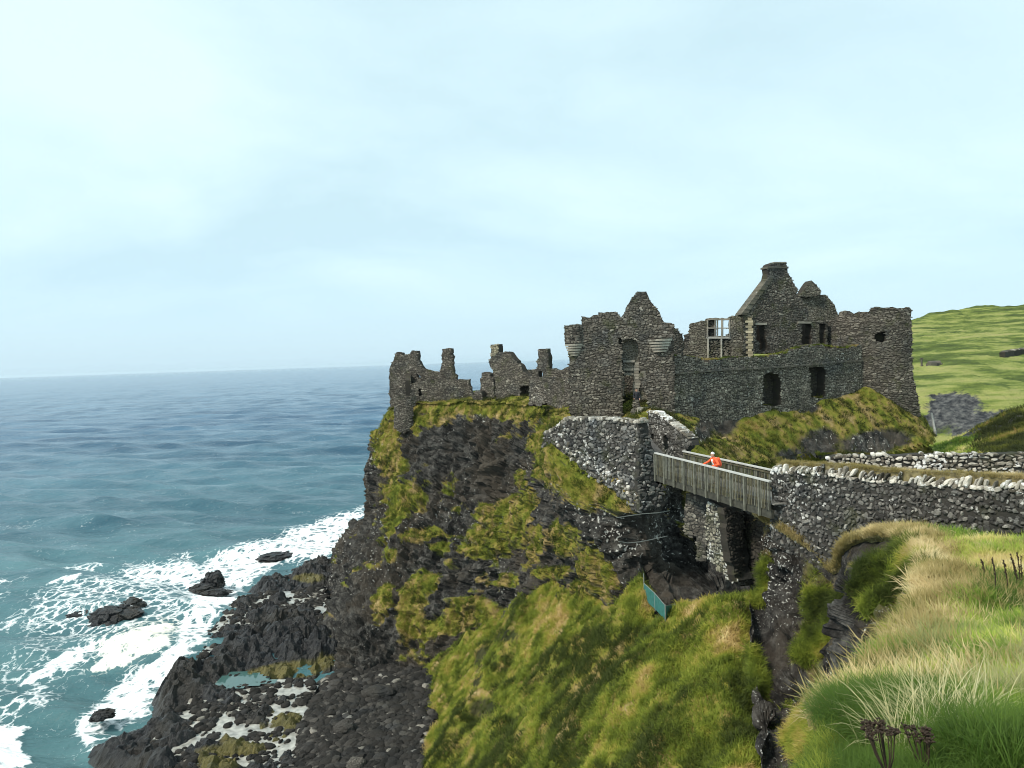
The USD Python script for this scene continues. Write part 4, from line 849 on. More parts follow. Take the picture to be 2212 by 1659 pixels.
for nme, rect in (('window_frame', ((1556, 508), (1570, 690))), ('window_frame', ((1772, 508), (1784, 690))), ('window_head', ((1556, 500), (1784, 517))), ('transom', ((1570, 590), (1772, 600))),
                  ('mullion', ((1632, 517), (1642, 678))), ('mullion', ((1652, 517), (1662, 678))), ('mullion', ((1694, 517), (1712, 678))), ('sill', ((1552, 678), (1786, 698))), ('jamb', ((1560, 698), (1577, 885))), ('jamb', ((1690, 698), (1706, 885)))):
    blockp(t + ('/window_frame' if nme in ('transom', 'mullion', 'window_head') else ''), H, c2(*rect), -0.45, 0.09, 'pale_render', nme, len(nme))
for k, y in enumerate(np.arange(496, 885, 25.0)):
    ln = 1922 if k % 2 else 1955
    blockp(t, H, c2((ln, y), (2006 if k % 3 else 1992, y + 24)), -0.4, 0.13 + 0.02 * (k % 2), 'dressed_stone', 'quoin', 400 + k)
blockp(t, H, c2((1890, 885), (1990, 912)), -0.4, 0.25, 'dressed_stone', 'quoin', 440)
t = thing('hall_gable', 'tall hall gable crowned by a big square chimney stack, highest point of the castle', 'gable')
B = Flat(1604, 84.0, 1750, 86.5)
wall(t, B, c3((185, 1010), (188, 655), (190, 640), (250, 530), (340, 440), (420, 290), (432, 240), (425, 180), (440, 150), (495, 132), (600, 135), (615, 180), (620, 240), (665, 310), (715, 400), (700, 450), (740, 462), (810, 560), (822, 650), (820, 690), (900, 700), (1004, 690), (1004, 1010)), 160,
     openings=[c3((318, 735), (400, 735), (405, 850), (425, 960), (400, 1000), (350, 985), (345, 900), (318, 890)), c3((752, 725), (845, 725), (850, 925), (750, 925)), c3((888, 722), (985, 722), (990, 970), (885, 970))], thick=1.1, individual=300)
for q, k in ((c3((300, 716), (412, 738)), 1), (c3((712, 704), (840, 724)), 2)): blockp(t, B, q, -0.5, 0.14, 'pale_render', 'lintel', k)
for k, s in enumerate(np.linspace(0, 0.97, 22)):
    a, b = np.array([196, 632]), np.array([470, 262]); p = a + (b - a) * s; kx = 34 - 8 * s
    sk = B.uv(c3((p[0] - kx, p[1] + 4), (p[0] + kx * 0.7, p[1] + 8), (p[0] + kx * 0.9, p[1] - 12), (p[0] - kx * 0.6, p[1] - 18)))
    v, f = solid(B, Polygon(sk).buffer(0), -1.1, 0.12 + 0.03 * math.sin(k * 2.3)); put('skew_stone', (v, f), 'gable_pale', t, attrs={'tone': np.full(len(v), 0.10 + 0.45 * ((k * 0.618) % 1))})
blockp(t, B, c3((418, 172), (622, 190)), -1.2, 0.12, 'gable_pale', 'chimney_band', 3)
blockp(t, B, c3((486, 126), (604, 138)), -1.0, 0.06, 'castle_stone', 'chimney_cap', 4)
v, f = solid(B, Polygon(B.uv(c3((290, 700), (1040, 700), (1040, 1010), (290, 1010)))), -3.4, -2.8); put('added_inner_wall', (v, f), 'castle_core', t, attrs={'tone': np.full(len(v), .3)})  # wall added behind the openings to leave them dark
t = thing('rear_gable', 'pale pointed gable with a notched shoulder, standing behind the hall gable', 'gable')
wall(t, Flat(1720, 98, 1815, 99), c3((690, 1010), (700, 640), (735, 456), (790, 470), (935, 446), (990, 446), (1030, 490), (1075, 545), (1090, 600), (1110, 640), (1110, 1010)), 161, stone='gable_pale', thick=0.9)
wall(t, Flat(1720, 97.4, 1815, 98.4), c3((735, 456), (790, 380), (850, 305), (900, 350), (940, 400), (936, 446), (860, 462), (790, 472)), 162, part='gable_top', stone='gable_pale', thick=1.4, individual=60)
t = thing('inner_wall_stub', 'short length of grey wall seen past the window, left of the hall gable', 'wall stub')
wall(t, Flat(1470, 97, 1560, 96), c2((1240, 1000), (1240, 800), (1330, 720), (1335, 660), (1385, 645), (1420, 560), (1560, 530), (1640, 516), (1640, 1000)), 163, thick=0.8)

# --- bridgehead: outer wall, return, ramp wall, steps
t = thing('bridgehead_wall', 'grey rubble wall with white-lichened top at the castle end of the bridge', 'wall')
E1 = Flat(1170, 61.2, 1381, 52.3)
wall(t, E1, c4((200, 390), (215, 330), (235, 265), (370, 190), (440, 130), (600, 135), (760, 125), (1000, 150), (1130, 152), (1150, 300), (1155, 1010), (1060, 985), (880, 790), (560, 610), (370, 420)), 170, stone='grey_stone', core='grey_core', thick=0.9, individual=300, sw=(0.18, 0.5), sh=(0.12, 0.27), proud=(0.03, 0.12), wild=0.9)
E2 = Flat(1381, 52.3, 1437, 52.9)
wall(t, E2, c4((1150, 1010), (1150, 260), (1180, 200), (1232, 262), (1265, 380), (1300, 440), (1310, 740), (1385, 790), (1392, 960), (1200, 1010)), 171, stone='grey_stone', core='grey_core', thick=0.9, part='return_wall', individual=150, sw=(0.18, 0.5), sh=(0.12, 0.27), proud=(0.03, 0.12), wild=0.9)
r_ = np.random.default_rng(31); topline = E1.uv(c4((225, 275), (370, 190), (440, 130), (600, 132), (760, 125), (1000, 148), (1150, 152)))
Lt = LineString(topline)
for k, s in enumerate(np.arange(0.1, Lt.length, 0.21)):
    p = Lt.interpolate(s)
    for w in (0.0, -0.42):
        if r_.uniform() < 0.16: continue
        vv, ff = stone_mesh(r_, p.x + r_.normal(0, .04), p.y + r_.uniform(-.02, .12), r_.uniform(.22, .40), r_.uniform(.2, .36), 0.07, type('C', (), {'xyz': staticmethod(lambda u, v, ww, w=w: E1.xyz(u, v, np.asarray(ww) + w))}), back=-0.35)
        put('coping_stone', (vv, ff), 'coping_white', t, attrs={'tone': np.full(len(vv), r_.uniform(0.05, 0.85))})
for k in range(70):                                                  # white-lichened stones along the ragged foot
    s = r_.uniform(0, 1); a, b = np.array([380., 380]), np.array([1190., 960]); p = a + (b - a) * s + r_.normal(0, 26, 2) * np.array([1, 0.8]) + np.array([0, -30 - 20 * s])
    (u, v_), = E1.uv(c4(tuple(p)))
    if u > E1.L: continue
    vv, ff = stone_mesh(r_, u, v_, r_.uniform(.18, .40), r_.uniform(.15, .34), r_.uniform(.1, .2), E1)
    put('foot_stone', (vv, ff), 'coping_white', t, attrs={'tone': np.full(len(vv), r_.uniform(0.05, 0.8))})
t = thing('ramp_wall', 'sloping parapet wall with two slit holes along the right side of the entrance ramp', 'wall')
E3 = Flat(1400, 57.5, 1480, 53.0)
wall(t, E3, c4((1235, 330), (1232, 62), (1300, 62), (1400, 130), (1520, 220), (1650, 330), (1660, 380), (1580, 430), (1580, 700), (1300, 700)), 172, stone='grey_stone', core='grey_core', thick=0.6, individual=200, openings=[c4((1382, 420), (1380, 290), (1428, 270), (1430, 420)), c4((1264, 345), (1262, 268), (1288, 262), (1290, 345))], sw=(0.18, 0.5), sh=(0.1, 0.22))
Lt = LineString(E3.uv(c4((1232, 62), (1300, 62), (1400, 130), (1520, 220), (1650, 330))))
for k, s in enumerate(np.arange(0.1, Lt.length, 0.26)):
    p = Lt.interpolate(s)
    vv, ff = stone_mesh(r_, p.x, p.y + 0.05, r_.uniform(.3, .5), r_.uniform(.12, .24), 0.06, E3, back=-0.62)
    put('coping_stone', (vv, ff), 'coping_white', t, attrs={'tone': np.full(len(vv), r_.uniform(0.05, 0.7))})
# ramp and steps
t = thing('stone_steps', 'worn grey stone steps climbing to the gatehouse doorway', 'steps')
for k in range(5):
    c = P(1392 - 1.2 * k, 903 - 5.2 * k, 65.0 + 0.55 * k); v, f = box(c + np.array([0.4, 0.3, -0.35]), (1.5, 0.75, 0.8)); put('step', (v, f), 'pale_render', t, attrs={'tone': np.full(len(v), .2 + .1 * k)})
ramp_l = [PZ(1425, 1008, 26.38), P(1392, 935, 58), P(1372, 915, 63), P(1368, 905, 65.5)]; ramp_r = [PZ(1477, 1005, 26.38), P(1448, 960, 58), P(1405, 912, 63), P(1402, 905, 65.5)]
v = np.array([p for ab in zip(ramp_l, ramp_r) for p in ab]); f = np.vstack([[2 * i, 2 * i + 1, 2 * i + 3] for i in range(3)] + [[2 * i, 2 * i + 3, 2 * i + 2] for i in range(3)])
v2 = np.vstack([v, v - np.array([0, 0, 0.6])]); put('path', (v2, np.vstack([f, f[:, ::-1] + 8])), 'tarmac', kind='structure', label='grey path rising from the bridge to the castle gate', category='path') if False else tag(put('path', (v2, np.vstack([f, f[:, ::-1] + 8])), 'tarmac'), 'grey path rising from the bridge end to the castle gate', 'path', kind='structure')
t = thing('gate_stub', 'low dark pier of stones just inside the gatehouse doorway', 'wall stub')
wall(t, Flat(1340, 68.8, 1384, 68.4), c2((835, 1530), (838, 1300), (850, 1285), (890, 1290), (905, 1330), (905, 1530)), 173, thick=0.6, individual=40)
# ------------------------------------------------------------------ approach walls, footbridge, piers
def coping(parent, frame, line, seed, step, wr, hr, lean, mat, depth, skip=0.1, lift=0.0, rows=(0.0,)):
    r = np.random.default_rng(seed); L = LineString(frame.uv(line))
    for w in rows:
        s = r.uniform(0, step)
        while s < L.length:
            p = L.interpolate(s); h = r.uniform(*hr); wd = r.uniform(*wr)
            if r.uniform() > skip:
                vv, ff = stone_mesh(r, p.x, p.y + h * 0.42 + lift + r.normal(0, 0.03), wd, h, r.uniform(.05, .13), type('C', (), {'xyz': staticmethod(lambda u, v, ww, w=w: frame.xyz(u, v, np.asarray(ww) + w))}), sides=8, lean=lean + r.normal(0, 0.22), back=-depth)
                put('coping_stone', (vv, ff), mat, parent, attrs={'tone': np.full(len(vv), r.beta(1.6, 1.1))})
            s += step * r.uniform(0.7, 1.3)
t = thing('approach_wall', 'near rubble approach wall right of the bridge, topped with slanting white coping stones', 'wall')
A1 = Flat(1664, 38.7, 2212, 29.9)
lowline = [(1640, 1019), (1667, 1020), (1787, 1025), (1872, 1037), (2040, 1050), (2212, 1059), (2330, 1068)]
wall(t, A1, lowline[1:] + [(2330, 1230), (2212, 1205), (2000, 1205), (1910, 1215), (1850, 1260), (1800, 1290), (1740, 1225), (1700, 1190), (1667, 1165)], 180, stone='grey_stone', core='grey_core', thick=0.7, individual=300, sw=(0.10, 0.28), sh=(0.10, 0.20), proud=(0.02, 0.10), jit=0.03, wild=1.2)
coping(t, A1, lowline[1:], 181, 0.135, (.07, .18), (.24, .52), -0.45, 'coping_white', 0.30, 0.18)
coping(t, A1, lowline[1:], 182, 0.24, (.16, .34), (.10, .22), 0.0, 'coping_white', 0.25, 0.25, lift=-0.08)
coping(t, A1, lowline[1:], 183, 0.30, (.16, .30), (.22, .45), -0.3, 'coping_white', 0.25, 0.30, lift=0.08, rows=(-0.42,))
tp_ = A1.uv([(1672, 1002), (1684, 999), (1844, 1007), (1900, 1015), (2212, 1030), (2330, 1036)]); bt_ = A1.uv(lowline[1:])
v, f = solid(A1, Polygon(tp_ + bt_[::-1]).buffer(0), -0.66, -0.20); put('turf_cap', (v, f), 'dry_turf', t)
t = thing('far_approach_wall', 'low far wall of the approach, a thick band of white-lichened stones', 'wall')
A2 = Flat(1788, 40.5, 2212, 37.6)
wall(t, A2, [(1786, 992), (1800, 986), (2000, 984), (2212, 981), (2340, 980), (2340, 1080), (1786, 1090)], 184, stone='coping_white', core='grey_core', thick=0.8, individual=300, sw=(0.12, 0.34), sh=(0.08, 0.17), proud=(0.03, 0.12), jit=0.03, wild=0.8)
coping(t, A2, [(1786, 992), (1800, 988), (2000, 986), (2212, 983), (2340, 982)], 185, 0.26, (.18, .36), (.10, .2), 0.0, 'coping_white', 0.4, 0.3)
# walkway between the two walls
wa = [A1.xyz(u, 26.55, -0.7) for u in (0.3, 4, 8, 12.5)]; wb = [A2.xyz(u, 26.55, 0.0) for u in (-2.2, 1, 5, 10.5)]
v = np.array([p for ab in zip(wa, wb) for p in ab], float).reshape(-1, 3); f = np.vstack([[[2 * i, 2 * i + 2, 2 * i + 3], [2 * i, 2 * i + 3, 2 * i + 1]] for i in range(3)])
v2 = np.vstack([v, v - [0, 0, 0.4]]); tag(put('path', (v2, np.vstack([f, f[:, ::-1] + 8])), 'tarmac'), 'grey walkway between the two approach walls behind the bridge', 'path', kind='structure')

t = thing('footbridge', 'level timber footbridge with close slatted sides and pale handrails', 'bridge')
RZ = 27.6
na, nb = PZ(1416, 978.5, RZ), PZ(1664, 1040, RZ)
fa, fb = PZ(1476, 974.5, RZ), PZ(1664, 1014.5, RZ)
dn = (nb - na) / np.linalg.norm(nb - na); nrm = np.array([-dn[1], dn[0], 0])
if (fa - na) @ nrm < 0: nrm = -nrm
fa0 = na + nrm * ((fa - na) @ nrm); fa0 = fa0 - dn * 0.3
for a, b, nme in ((na - dn * 0.05, nb, 'handrail'), (fa, fb + dn * 0.4, 'handrail')):
    put('handrail', bar(a, b, 0.17, 0.075), 'rail_wood', t)
    dz = np.array([0, 0, -0.16]); put('rail', bar(a + dz, b + dz, 0.05, 0.09), 'timber', t)
    dz = np.array([0, 0, -1.02]); put('rail', bar(a + dz, b + dz, 0.05, 0.10), 'timber', t)
sp = 0.150; rb = np.random.default_rng(44)
for a, b, lowz, side in ((na, nb, -1.42, -1), (fa, fb, -1.30, 1)):
    L = np.linalg.norm(b - a); k = int(L / sp)
    for i in range(k + 1):
        p = a + (b - a) * (i / k); top_ = -0.04
        post = i % 9 == 0
        lo = -1.86 if post and side < 0 else lowz - rb.uniform(0, 0.06)
        c = p + np.array([0, 0, (top_ + lo) / 2]) - nrm * (0.045 if side < 0 else -0.045)
        rot = np.stack([dn, nrm, [0, 0, 1]], 1)
        m = box(c - nrm * (0.03 if post else 0) * (1 if side < 0 else -1), (0.11 if post else 0.066, 0.11 if post else 0.028, top_ - lo), rot)
        put('post' if post else 'slat', m, 'timber_pale' if post else ('timber', 'timber', 'timber_dark', 'timber_pale')[int(rb.integers(0, 4))], t)  # posts paler: the light on their projecting parts is put into the colour
for a in (na, fa0):
    dz = np.array([0, 0, -1.66]); off = nrm * (0.10 if a is na else -0.10)
    put('beam', bar(a + dz + off, nb + (0 if a is na else (fa0 - na)) + dz + off, 0.16, 0.42), 'timber_dark', t)
W_ = (fa0 - na) @ nrm; L = np.linalg.norm(nb - na) + 0.4; npl = int(L / 0.17)
for i in range(npl):
    c = na + dn * (0.17 * (i + 0.5) - 0.1) + nrm * W_ / 2 + np.array([0, 0, -1.14])
    put('deck_board', box(c, (0.155, W_ - 0.14, 0.05), np.stack([dn, nrm, [0, 0, 1]], 1)), 'deck_wood', t)
for s in np.linspace(0.06, 0.96, 8):
    c = na + (nb - na) * s + nrm * W_ / 2 + np.array([0, 0, -1.36]); put('cross_beam', box(c, (0.14, W_ - 0.4, 0.30), np.stack([dn, nrm, [0, 0, 1]], 1)), 'timber_dark', t)

t = thing('bridge_pier', 'tall battered pier of pale lichened rubble under the middle of the bridge', 'pier')
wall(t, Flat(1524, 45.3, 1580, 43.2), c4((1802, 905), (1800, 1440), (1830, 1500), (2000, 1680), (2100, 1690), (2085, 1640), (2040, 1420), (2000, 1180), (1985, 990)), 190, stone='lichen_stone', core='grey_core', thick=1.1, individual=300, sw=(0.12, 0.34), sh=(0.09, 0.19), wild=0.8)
wall(t, Flat(1570, 43.0, 1640, 44.5), c4((1975, 985), (2150, 1040), (2150, 1700), (2090, 1700), (2068, 1640), (2025, 1420), (1988, 1180)), 193, part='end_wall', core='castle_core', stone='castle_core', thick=0.5, individual=100, sw=(0.12, 0.34), sh=(0.09, 0.19), proud=(0.03, 0.12), wild=0.8)  # shaded end of the pier, its shade put into the darker stone
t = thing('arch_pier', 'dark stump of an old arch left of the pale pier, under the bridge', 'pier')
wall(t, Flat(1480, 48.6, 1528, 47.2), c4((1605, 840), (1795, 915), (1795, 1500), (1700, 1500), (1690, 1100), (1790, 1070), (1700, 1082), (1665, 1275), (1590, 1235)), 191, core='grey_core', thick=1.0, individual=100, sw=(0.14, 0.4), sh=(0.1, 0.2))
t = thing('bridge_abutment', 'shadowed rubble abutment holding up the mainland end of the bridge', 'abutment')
wall(t, Flat(1568, 46.6, 1672, 41.0), [(1572, 1100), (1640, 1112), (1668, 1112), (1668, 1190), (1640, 1260), (1590, 1265), (1572, 1200)], 192, stone='castle_core', core='castle_core', thick=1.2, individual=200, sw=(0.14, 0.4), sh=(0.1, 0.2), proud=(0.03, 0.12))  # dark core stone carries the shade under the deck in its colour
for k, q in enumerate((c4((930, 1078), (1040, 1060), (1180, 1040), (1330, 1030), (1440, 1010)), c4((950, 1308), (1040, 1322), (1150, 1312), (1260, 1290), (1420, 1255)))):
    pts = [P(x, y, 50.6 + 0.7 * i) for i, (x, y) in enumerate(q)]
    tag(put('safety_cable', rod(pts, 0.028, 5), 'net_post'), ('upper', 'lower')[k] + ' slack steel cable strung across the dark recess under the bridge', 'cable')
# ------------------------------------------------------------------ small things and people
t = thing('net_fence', 'low green netting fence with a kink, on the grass below the bridge', 'fence')
fp = [P(1392, 1291, 50.5), P(1415, 1310, 48.6), P(1437, 1334, 46.6), P(1457, 1331, 48.2), P(1475, 1327, 49.8)]
tops = [P(1391, 1260, 50.5), P(1414, 1281, 48.6), P(1437, 1308, 46.6), P(1457, 1306, 48.2), P(1476, 1302, 49.8)]
for i in range(4):
    a, b, c, d = fp[i] - [0, 0, .15], fp[i + 1] - [0, 0, .15], tops[i + 1], tops[i]
    n = np.cross(b - a, d - a); n /= np.linalg.norm(n); o = n * 0.012
    v = np.array([a, b, c, d, a + o, b + o, c + o, d + o]); m = trimesh.convex.convex_hull(v)
    put('net_panel', vf(m), 'net_green', t)
    put('top_wire', bar(tops[i], tops[i + 1], 0.03, 0.03), 'net_post', t)
for i in range(5): put('post', rod([fp[i] - [0, 0, .3], tops[i] + [0, 0, .65 if i == 0 else 0.06]], 0.03), 'net_post', t)

# --- people
def hullbody(bones, edge=0.03, it=6):
    """bones: (point, radius, point, radius); one continuous smooth surface."""
    body = None
    for a, ra, b, rb_ in bones:
        sa = manifold3d.Manifold.sphere(ra, 14).translate(tuple(map(float, a))); sb = manifold3d.Manifold.sphere(rb_, 14).translate(tuple(map(float, b)))
        h = manifold3d.Manifold.batch_hull([sa, sb]); body = h if body is None else body + h
    body = body.refine_to_length(edge); m = body.to_mesh()
    tm = trimesh.Trimesh(m.vert_properties[:, :3], m.tri_verts, process=True); trimesh.smoothing.filter_taubin(tm, 0.5, 0.53, it)
    return np.array(tm.vertices), np.array(tm.faces)
def person(label, base, facing, pose, cloth, shirt, headwear, legs='dark_cloth', H=1.74):
    fx = np.array([math.cos(facing), math.sin(facing), 0]); sx = np.array([-fx[1], fx[0], 0]); zz = np.array([0, 0, 1.0])
    def q(s, f_, z): return np.asarray(base) + sx * s * H / 1.74 + fx * f_ * H / 1.74 + zz * z * H / 1.74
    t = thing('person', label, 'person')
    lean = pose.get('lean', 0.0); ch = q(0, lean, 1.30); hip = q(0, 0, 0.92); neck = q(0, lean * 1.25, 1.47); head = q(0, lean * 1.5 + 0.03, 1.62)
    sh = [q(s * 0.185, lean * 1.1, 1.40) for s in (-1, 1)]
    el, ha = [q(*p) for p in pose['elbow']], [q(*p) for p in pose['hand']]
    skin_b = [(neck - zz * .06, .06, neck + zz * .05, .055), (head - zz * 0.02, .092, head + zz * 0.05, .098), (head + fx * 0.03 - zz * 0.09, .055, head, .085)]
    skin_b += [(hip, .14, ch, .15), (ch, .15, q(0, lean * 1.2, 1.41), .11)]
    for s in (0, 1):
        sg = (-1, 1)[s]; kn, an, to = q(sg * .10, .03, .50), q(sg * .10, 0, .09), q(sg * .11, .13, .05)
        skin_b += [(hip + sx * sg * .085, .10, kn, .066), (kn, .066, an, .045), (an, .045, to, .04), (sh[s], .066, el[s], .047), (el[s], .045, ha[s], .032), (q(0, lean * 1.1, 1.39), .1, sh[s], .066)]
        d = (ha[s] - el[s]); d /= np.linalg.norm(d); side = np.cross(d, zz); side /= np.linalg.norm(side)
        pm = ha[s] + d * .05; skin_b.append((ha[s], .03, pm, .034))
        for k, (o, ln) in enumerate(((-.03, .062), (-.01, .074), (.011, .07), (.03, .055))):
            a = pm + side * o + d * .02; b = a + d * ln * .6 - zz * .012; c = b + d * ln * .4 - zz * .03
            skin_b += [(a, .0095, b, .009), (b, .009, c, .008)]
        skin_b.append((ha[s] + side * .03 * sg + d * .02, .011, ha[s] + side * .062 * sg + d * .055 - zz * .01, .0095))
    put('body', hullbody(skin_b, 0.03, 4), 'skin', t, smooth=True)
    tr = []
    for s in (0, 1):
        sg = (-1, 1)[s]; kn, an = q(sg * .10, .03, .50), q(sg * .10, 0, .10)
        tr += [(hip + sx * sg * .08, .128, kn, .09), (kn, .09, an, .072)]
    tr += [(hip + sx * .06, .135, hip - sx * .06, .135)]
    put('trousers', hullbody(tr, .05), legs, t, smooth=True)
    for s in (0, 1):
        sg = (-1, 1)[s]; put('shoe', hullbody([(q(sg * .10, -.04, .05), .055, q(sg * .115, .15, .045), .045)], .04, 3), 'dark_cloth', t, smooth=True)
    jk = [(hip + zz * .03, .165, ch, .178), (ch, .178, q(0, lean * 1.15, 1.41), .12)]
    for s in (0, 1):
        w0 = el[s] + (ha[s] - el[s]) * .88
        jk += [(q(0, lean * 1.1, 1.38), .12, sh[s], .088), (sh[s], .088, el[s], .066), (el[s], .066, w0, .052)]
    jk += [(q(0, lean * 1.2, 1.41), .10, q(0, lean * 1.25, 1.45), .08)]
    put('jacket', hullbody(jk, .05), cloth, t, smooth=True)
    put('shirt_front', hullbody([(q(0, lean * .3 + .10, 1.02), .085, q(0, lean + .115, 1.32), .085)], .04, 3), shirt, t, smooth=True)
    if 'pack' in pose: put('backpack', hullbody([(q(0, lean * .7 - .24, 1.08), .15, q(0, lean - .22, 1.34), .13)], .05, 4), pose['pack'], t, smooth=True)
    # face: eyes, nose, mouth, ears
    for sg in (-1, 1):
        e = trimesh.creation.icosphere(1, .013); put('eye', (np.array(e.vertices) + head + sx * sg * .035 + fx * .098 + zz * .01, np.array(e.faces)), 'white_cloth' if False else 'hair_dark', t)
        put('ear', hullbody([(head + sx * sg * .098 + zz * .015, .016, head + sx * sg * .10 - zz * .02, .012)], .02, 2), 'skin', t)
    put('nose', hullbody([(head + fx * .098 + zz * .005, .010, head + fx * .118 - zz * .03, .014)], .02, 1), 'skin', t)
    put('mouth', hullbody([(head + fx * .088 - zz * .068 + sx * .022, .008, head + fx * .088 - zz * .068 - sx * .022, .008)], .02, 1), 'skin', t)
    top_ = hullbody([(head + zz * .075 - fx * .005, .098, head + zz * .055 - fx * .035, .098)], .03, 4); keepf = top_[0][top_[1]].mean(1)[:, 2] > head[2] + .045 - 0.0
    put('hat' if headwear == 'white_cloth' else 'hair', (top_[0], top_[1][keepf]), headwear, t, smooth=True)
    return t
deck_z = RZ - 1.115
pb = P(1547, 1012, 44.6); along = (1547 - 1416) / (1664 - 1416)
pb = na + dn * 6.9 + nrm * 0.62; pb[2] = deck_z
face = math.atan2(-nrm[1], -nrm[0])
# hands rest on the near rail
person('person in an orange jacket and white hat leaning on the footbridge rail', pb, face,
       {'lean': 0.16, 'elbow': [(-0.40, 0.30, 1.20), (0.44, 0.16, 1.14)], 'hand': [(-0.56, 0.52, 1.06), (0.36, 0.52, 1.06)], 'pack': 'orange_cloth'}, 'orange_cloth', 'white_cloth', 'white_cloth', H=1.86)
gp = P(1376, 872, 69.5); gp[2] = 29.35
person('small dark figure standing in the gatehouse doorway', gp, -1.7, {'lean': 0.02, 'elbow': [(-0.27, -0.02, 1.13), (0.27, -0.02, 1.13)], 'hand': [(-0.25, 0.10, 0.90), (0.25, 0.10, 0.90)]}, 'dark_cloth', 'dark_cloth', 'hair_dark')

# --- far things on the hillside
def on_hill(x, y, d0=60, d1=330):
    """Where the sight line through a point of the photograph meets the hillside."""
    T_ = cKDTree(HL_V[:, :2]); ds = np.linspace(d0, d1, 900); p = np.array([P(x, y, d) for d in ds]); z = HL_V[T_.query(p[:, :2])[1], 2]
    k = np.argmax(p[:, 2] < z); return p[k] if (p[:, 2] < z).any() else p[-1]
h = on_hill(2018, 790, 140)
t = thing('stone_hut', 'tiny grey stone hut with a rounded roof on the green hillside', 'hut')
sc = h[1] / 1670.0
w_, d_, h_ = 12.5 * sc, 2.2, 6 * sc
put('wall', box(h + [0, 0, h_ * .3], (w_ * 2, d_, h_ * 1.3)), 'gable_pale', t, attrs={'tone': np.full(8, .3)})
put('roof', rod([h + [-w_ * .98, 0, h_ * .92], h + [w_ * .98, 0, h_ * .92]], 0.55, 12), 'castle_stone', t, attrs={'tone': np.full(26, .5)})
put('doorway', box(h + [w_ * .2, -d_ / 2 - .02, h_ * .3], (.5, .1, .7)), 'iron', t)
h = on_hill(1991, 792, 140); t = thing('marker_post', 'short dark post left of the hut on the hillside', 'post'); put('shaft', rod([h - [0, 0, .5], h + [0, 0, 1.9]], .22), 'castle_stone', t, attrs={'tone': np.full(14, .4)}); put('cap', box(h + [0, 0, 1.95], (.6, .5, .2)), 'castle_stone', t, attrs={'tone': np.full(8, .4)})
t = thing('leaning_pole', 'leaning pale pole on the turf at the foot of the round tower', 'pole')
a, b = P(2012, 893, 86.5), P(2020, 932, 84.5); put('shaft', rod([b, a], .13), 'pole_white', t); put('collar', rod([b - [0, 0, .5], b + [0, 0, .1]], .2), 'pole_white', t)
h = [on_hill(x, y, 120) for x, y in ((2165, 772), (2185, 768), (2212, 764), (2250, 760))]
t = thing('field_wall', 'low dark field wall crossing the hillside at the right edge', 'wall')
rw = np.random.default_rng(3)
for a, b in zip(h, h[1:]):
    put('core', bar(a + [0, 0, .3], b + [0, 0, .3], 1.2, 1.8), 'castle_core', t, attrs={'tone': np.full(8, .4)})
    n = max(2, int(np.linalg.norm(b - a) / 1.0))
    for i in range(n):
        c = a + (b - a) * ((i + .5) / n); m = trimesh.creation.icosphere(1, 1.0); put('stone', (np.array(m.vertices) * [.6, .7, .35] * rw.uniform(.8, 1.2) + c + [0, 0, 1.2], np.array(m.faces)), 'castle_stone', t, attrs={'tone': np.full(42, rw.uniform())})

# --- rocks standing in the surf, boulders on the beach
def boulder(seed, size, rough=0.35, sub=4, ang=0.5):
    m = trimesh.creation.icosphere(sub, 1.0); v = np.array(m.vertices); p = v * 1.2 + seed * 7.3
    k = 1 + rough * (fbm(p * 1.3, 4, seed) - 0.5) * 2 + 0.16 * ang * (hashn((p + .35 * fbm(p * 2, 2, seed + 2)[:, None]) / .42, seed + 1) - .5) * 2
    v = v * k[:, None]; v[:, 2] = np.where(v[:, 2] < -.25, -.25 + .3 * (v[:, 2] + .25), v[:, 2])
    return v * np.asarray(size), np.array(m.faces)
def sea_rock(label, parts, cat_='rock', mat_='reef_rock', name='sea_rock'):
    ms = []
    for x, y, sz, sd in parts:
        c = PZ(x, y, 0.05); v, f = boulder(sd, sz, .42, 5, 1.0); ms.append((v + c, f))
    v, f = cat(ms); tag(put(name, (v, f), mat_, attrs={'grass': np.zeros(len(v))}), label, cat_)
sea_rock('big humped rock alone in the surf, ringed by foam', [(252, 1340, (3.6, 2.3, 2.0), 201), (200, 1325, (2.6, 1.6, 1.0), 202), (285, 1322, (2.0, 2.2, 1.7), 203), (165, 1330, (1.4, 1.0, .5), 204)])
sea_rock('pointed dark rock awash off the end of the reef', [(462, 1262, (1.8, 1.6, 1.9), 205), (440, 1272, (1.9, 1.4, .8), 206), (470, 1282, (2.0, 1.2, .6), 207)])
sea_rock('flat brown rock nearly covered by white surf', [(598, 1205, (3.2, 2.0, .9), 208), (625, 1200, (2.2, 1.6, .8), 209)])
sea_rock('low brown rock just breaking the water, left of the reef', [(222, 1545, (1.1, .8, .5), 211), (212, 1552, (.8, .6, .35), 212)])
for lab, x, y, sz, sd in (('large smooth grey boulder lying on the cobbles under the cliff', 818, 1500, (1.7, 1.0, .9), 221), ('round mossy boulder on the cobble beach', 745, 1575, (1.0, .8, .8), 222), ('small upright grey boulder near the foot of the grass slope', 858, 1492, (.65, .5, .8), 223), ('pale pointed boulder at the bottom of the cobble beach', 770, 1652, (.8, .6, .6), 224)):
    c = PZ(x, y, 1.35 + .2); v, f = boulder(sd, sz, .22, 4, .35); tag(put('boulder', (v + c, f), 'pebble_stone', smooth=40 if False else False, attrs={'tone': np.full(len(v), .85 if 'pale' in lab else .62)}), lab, 'boulder')

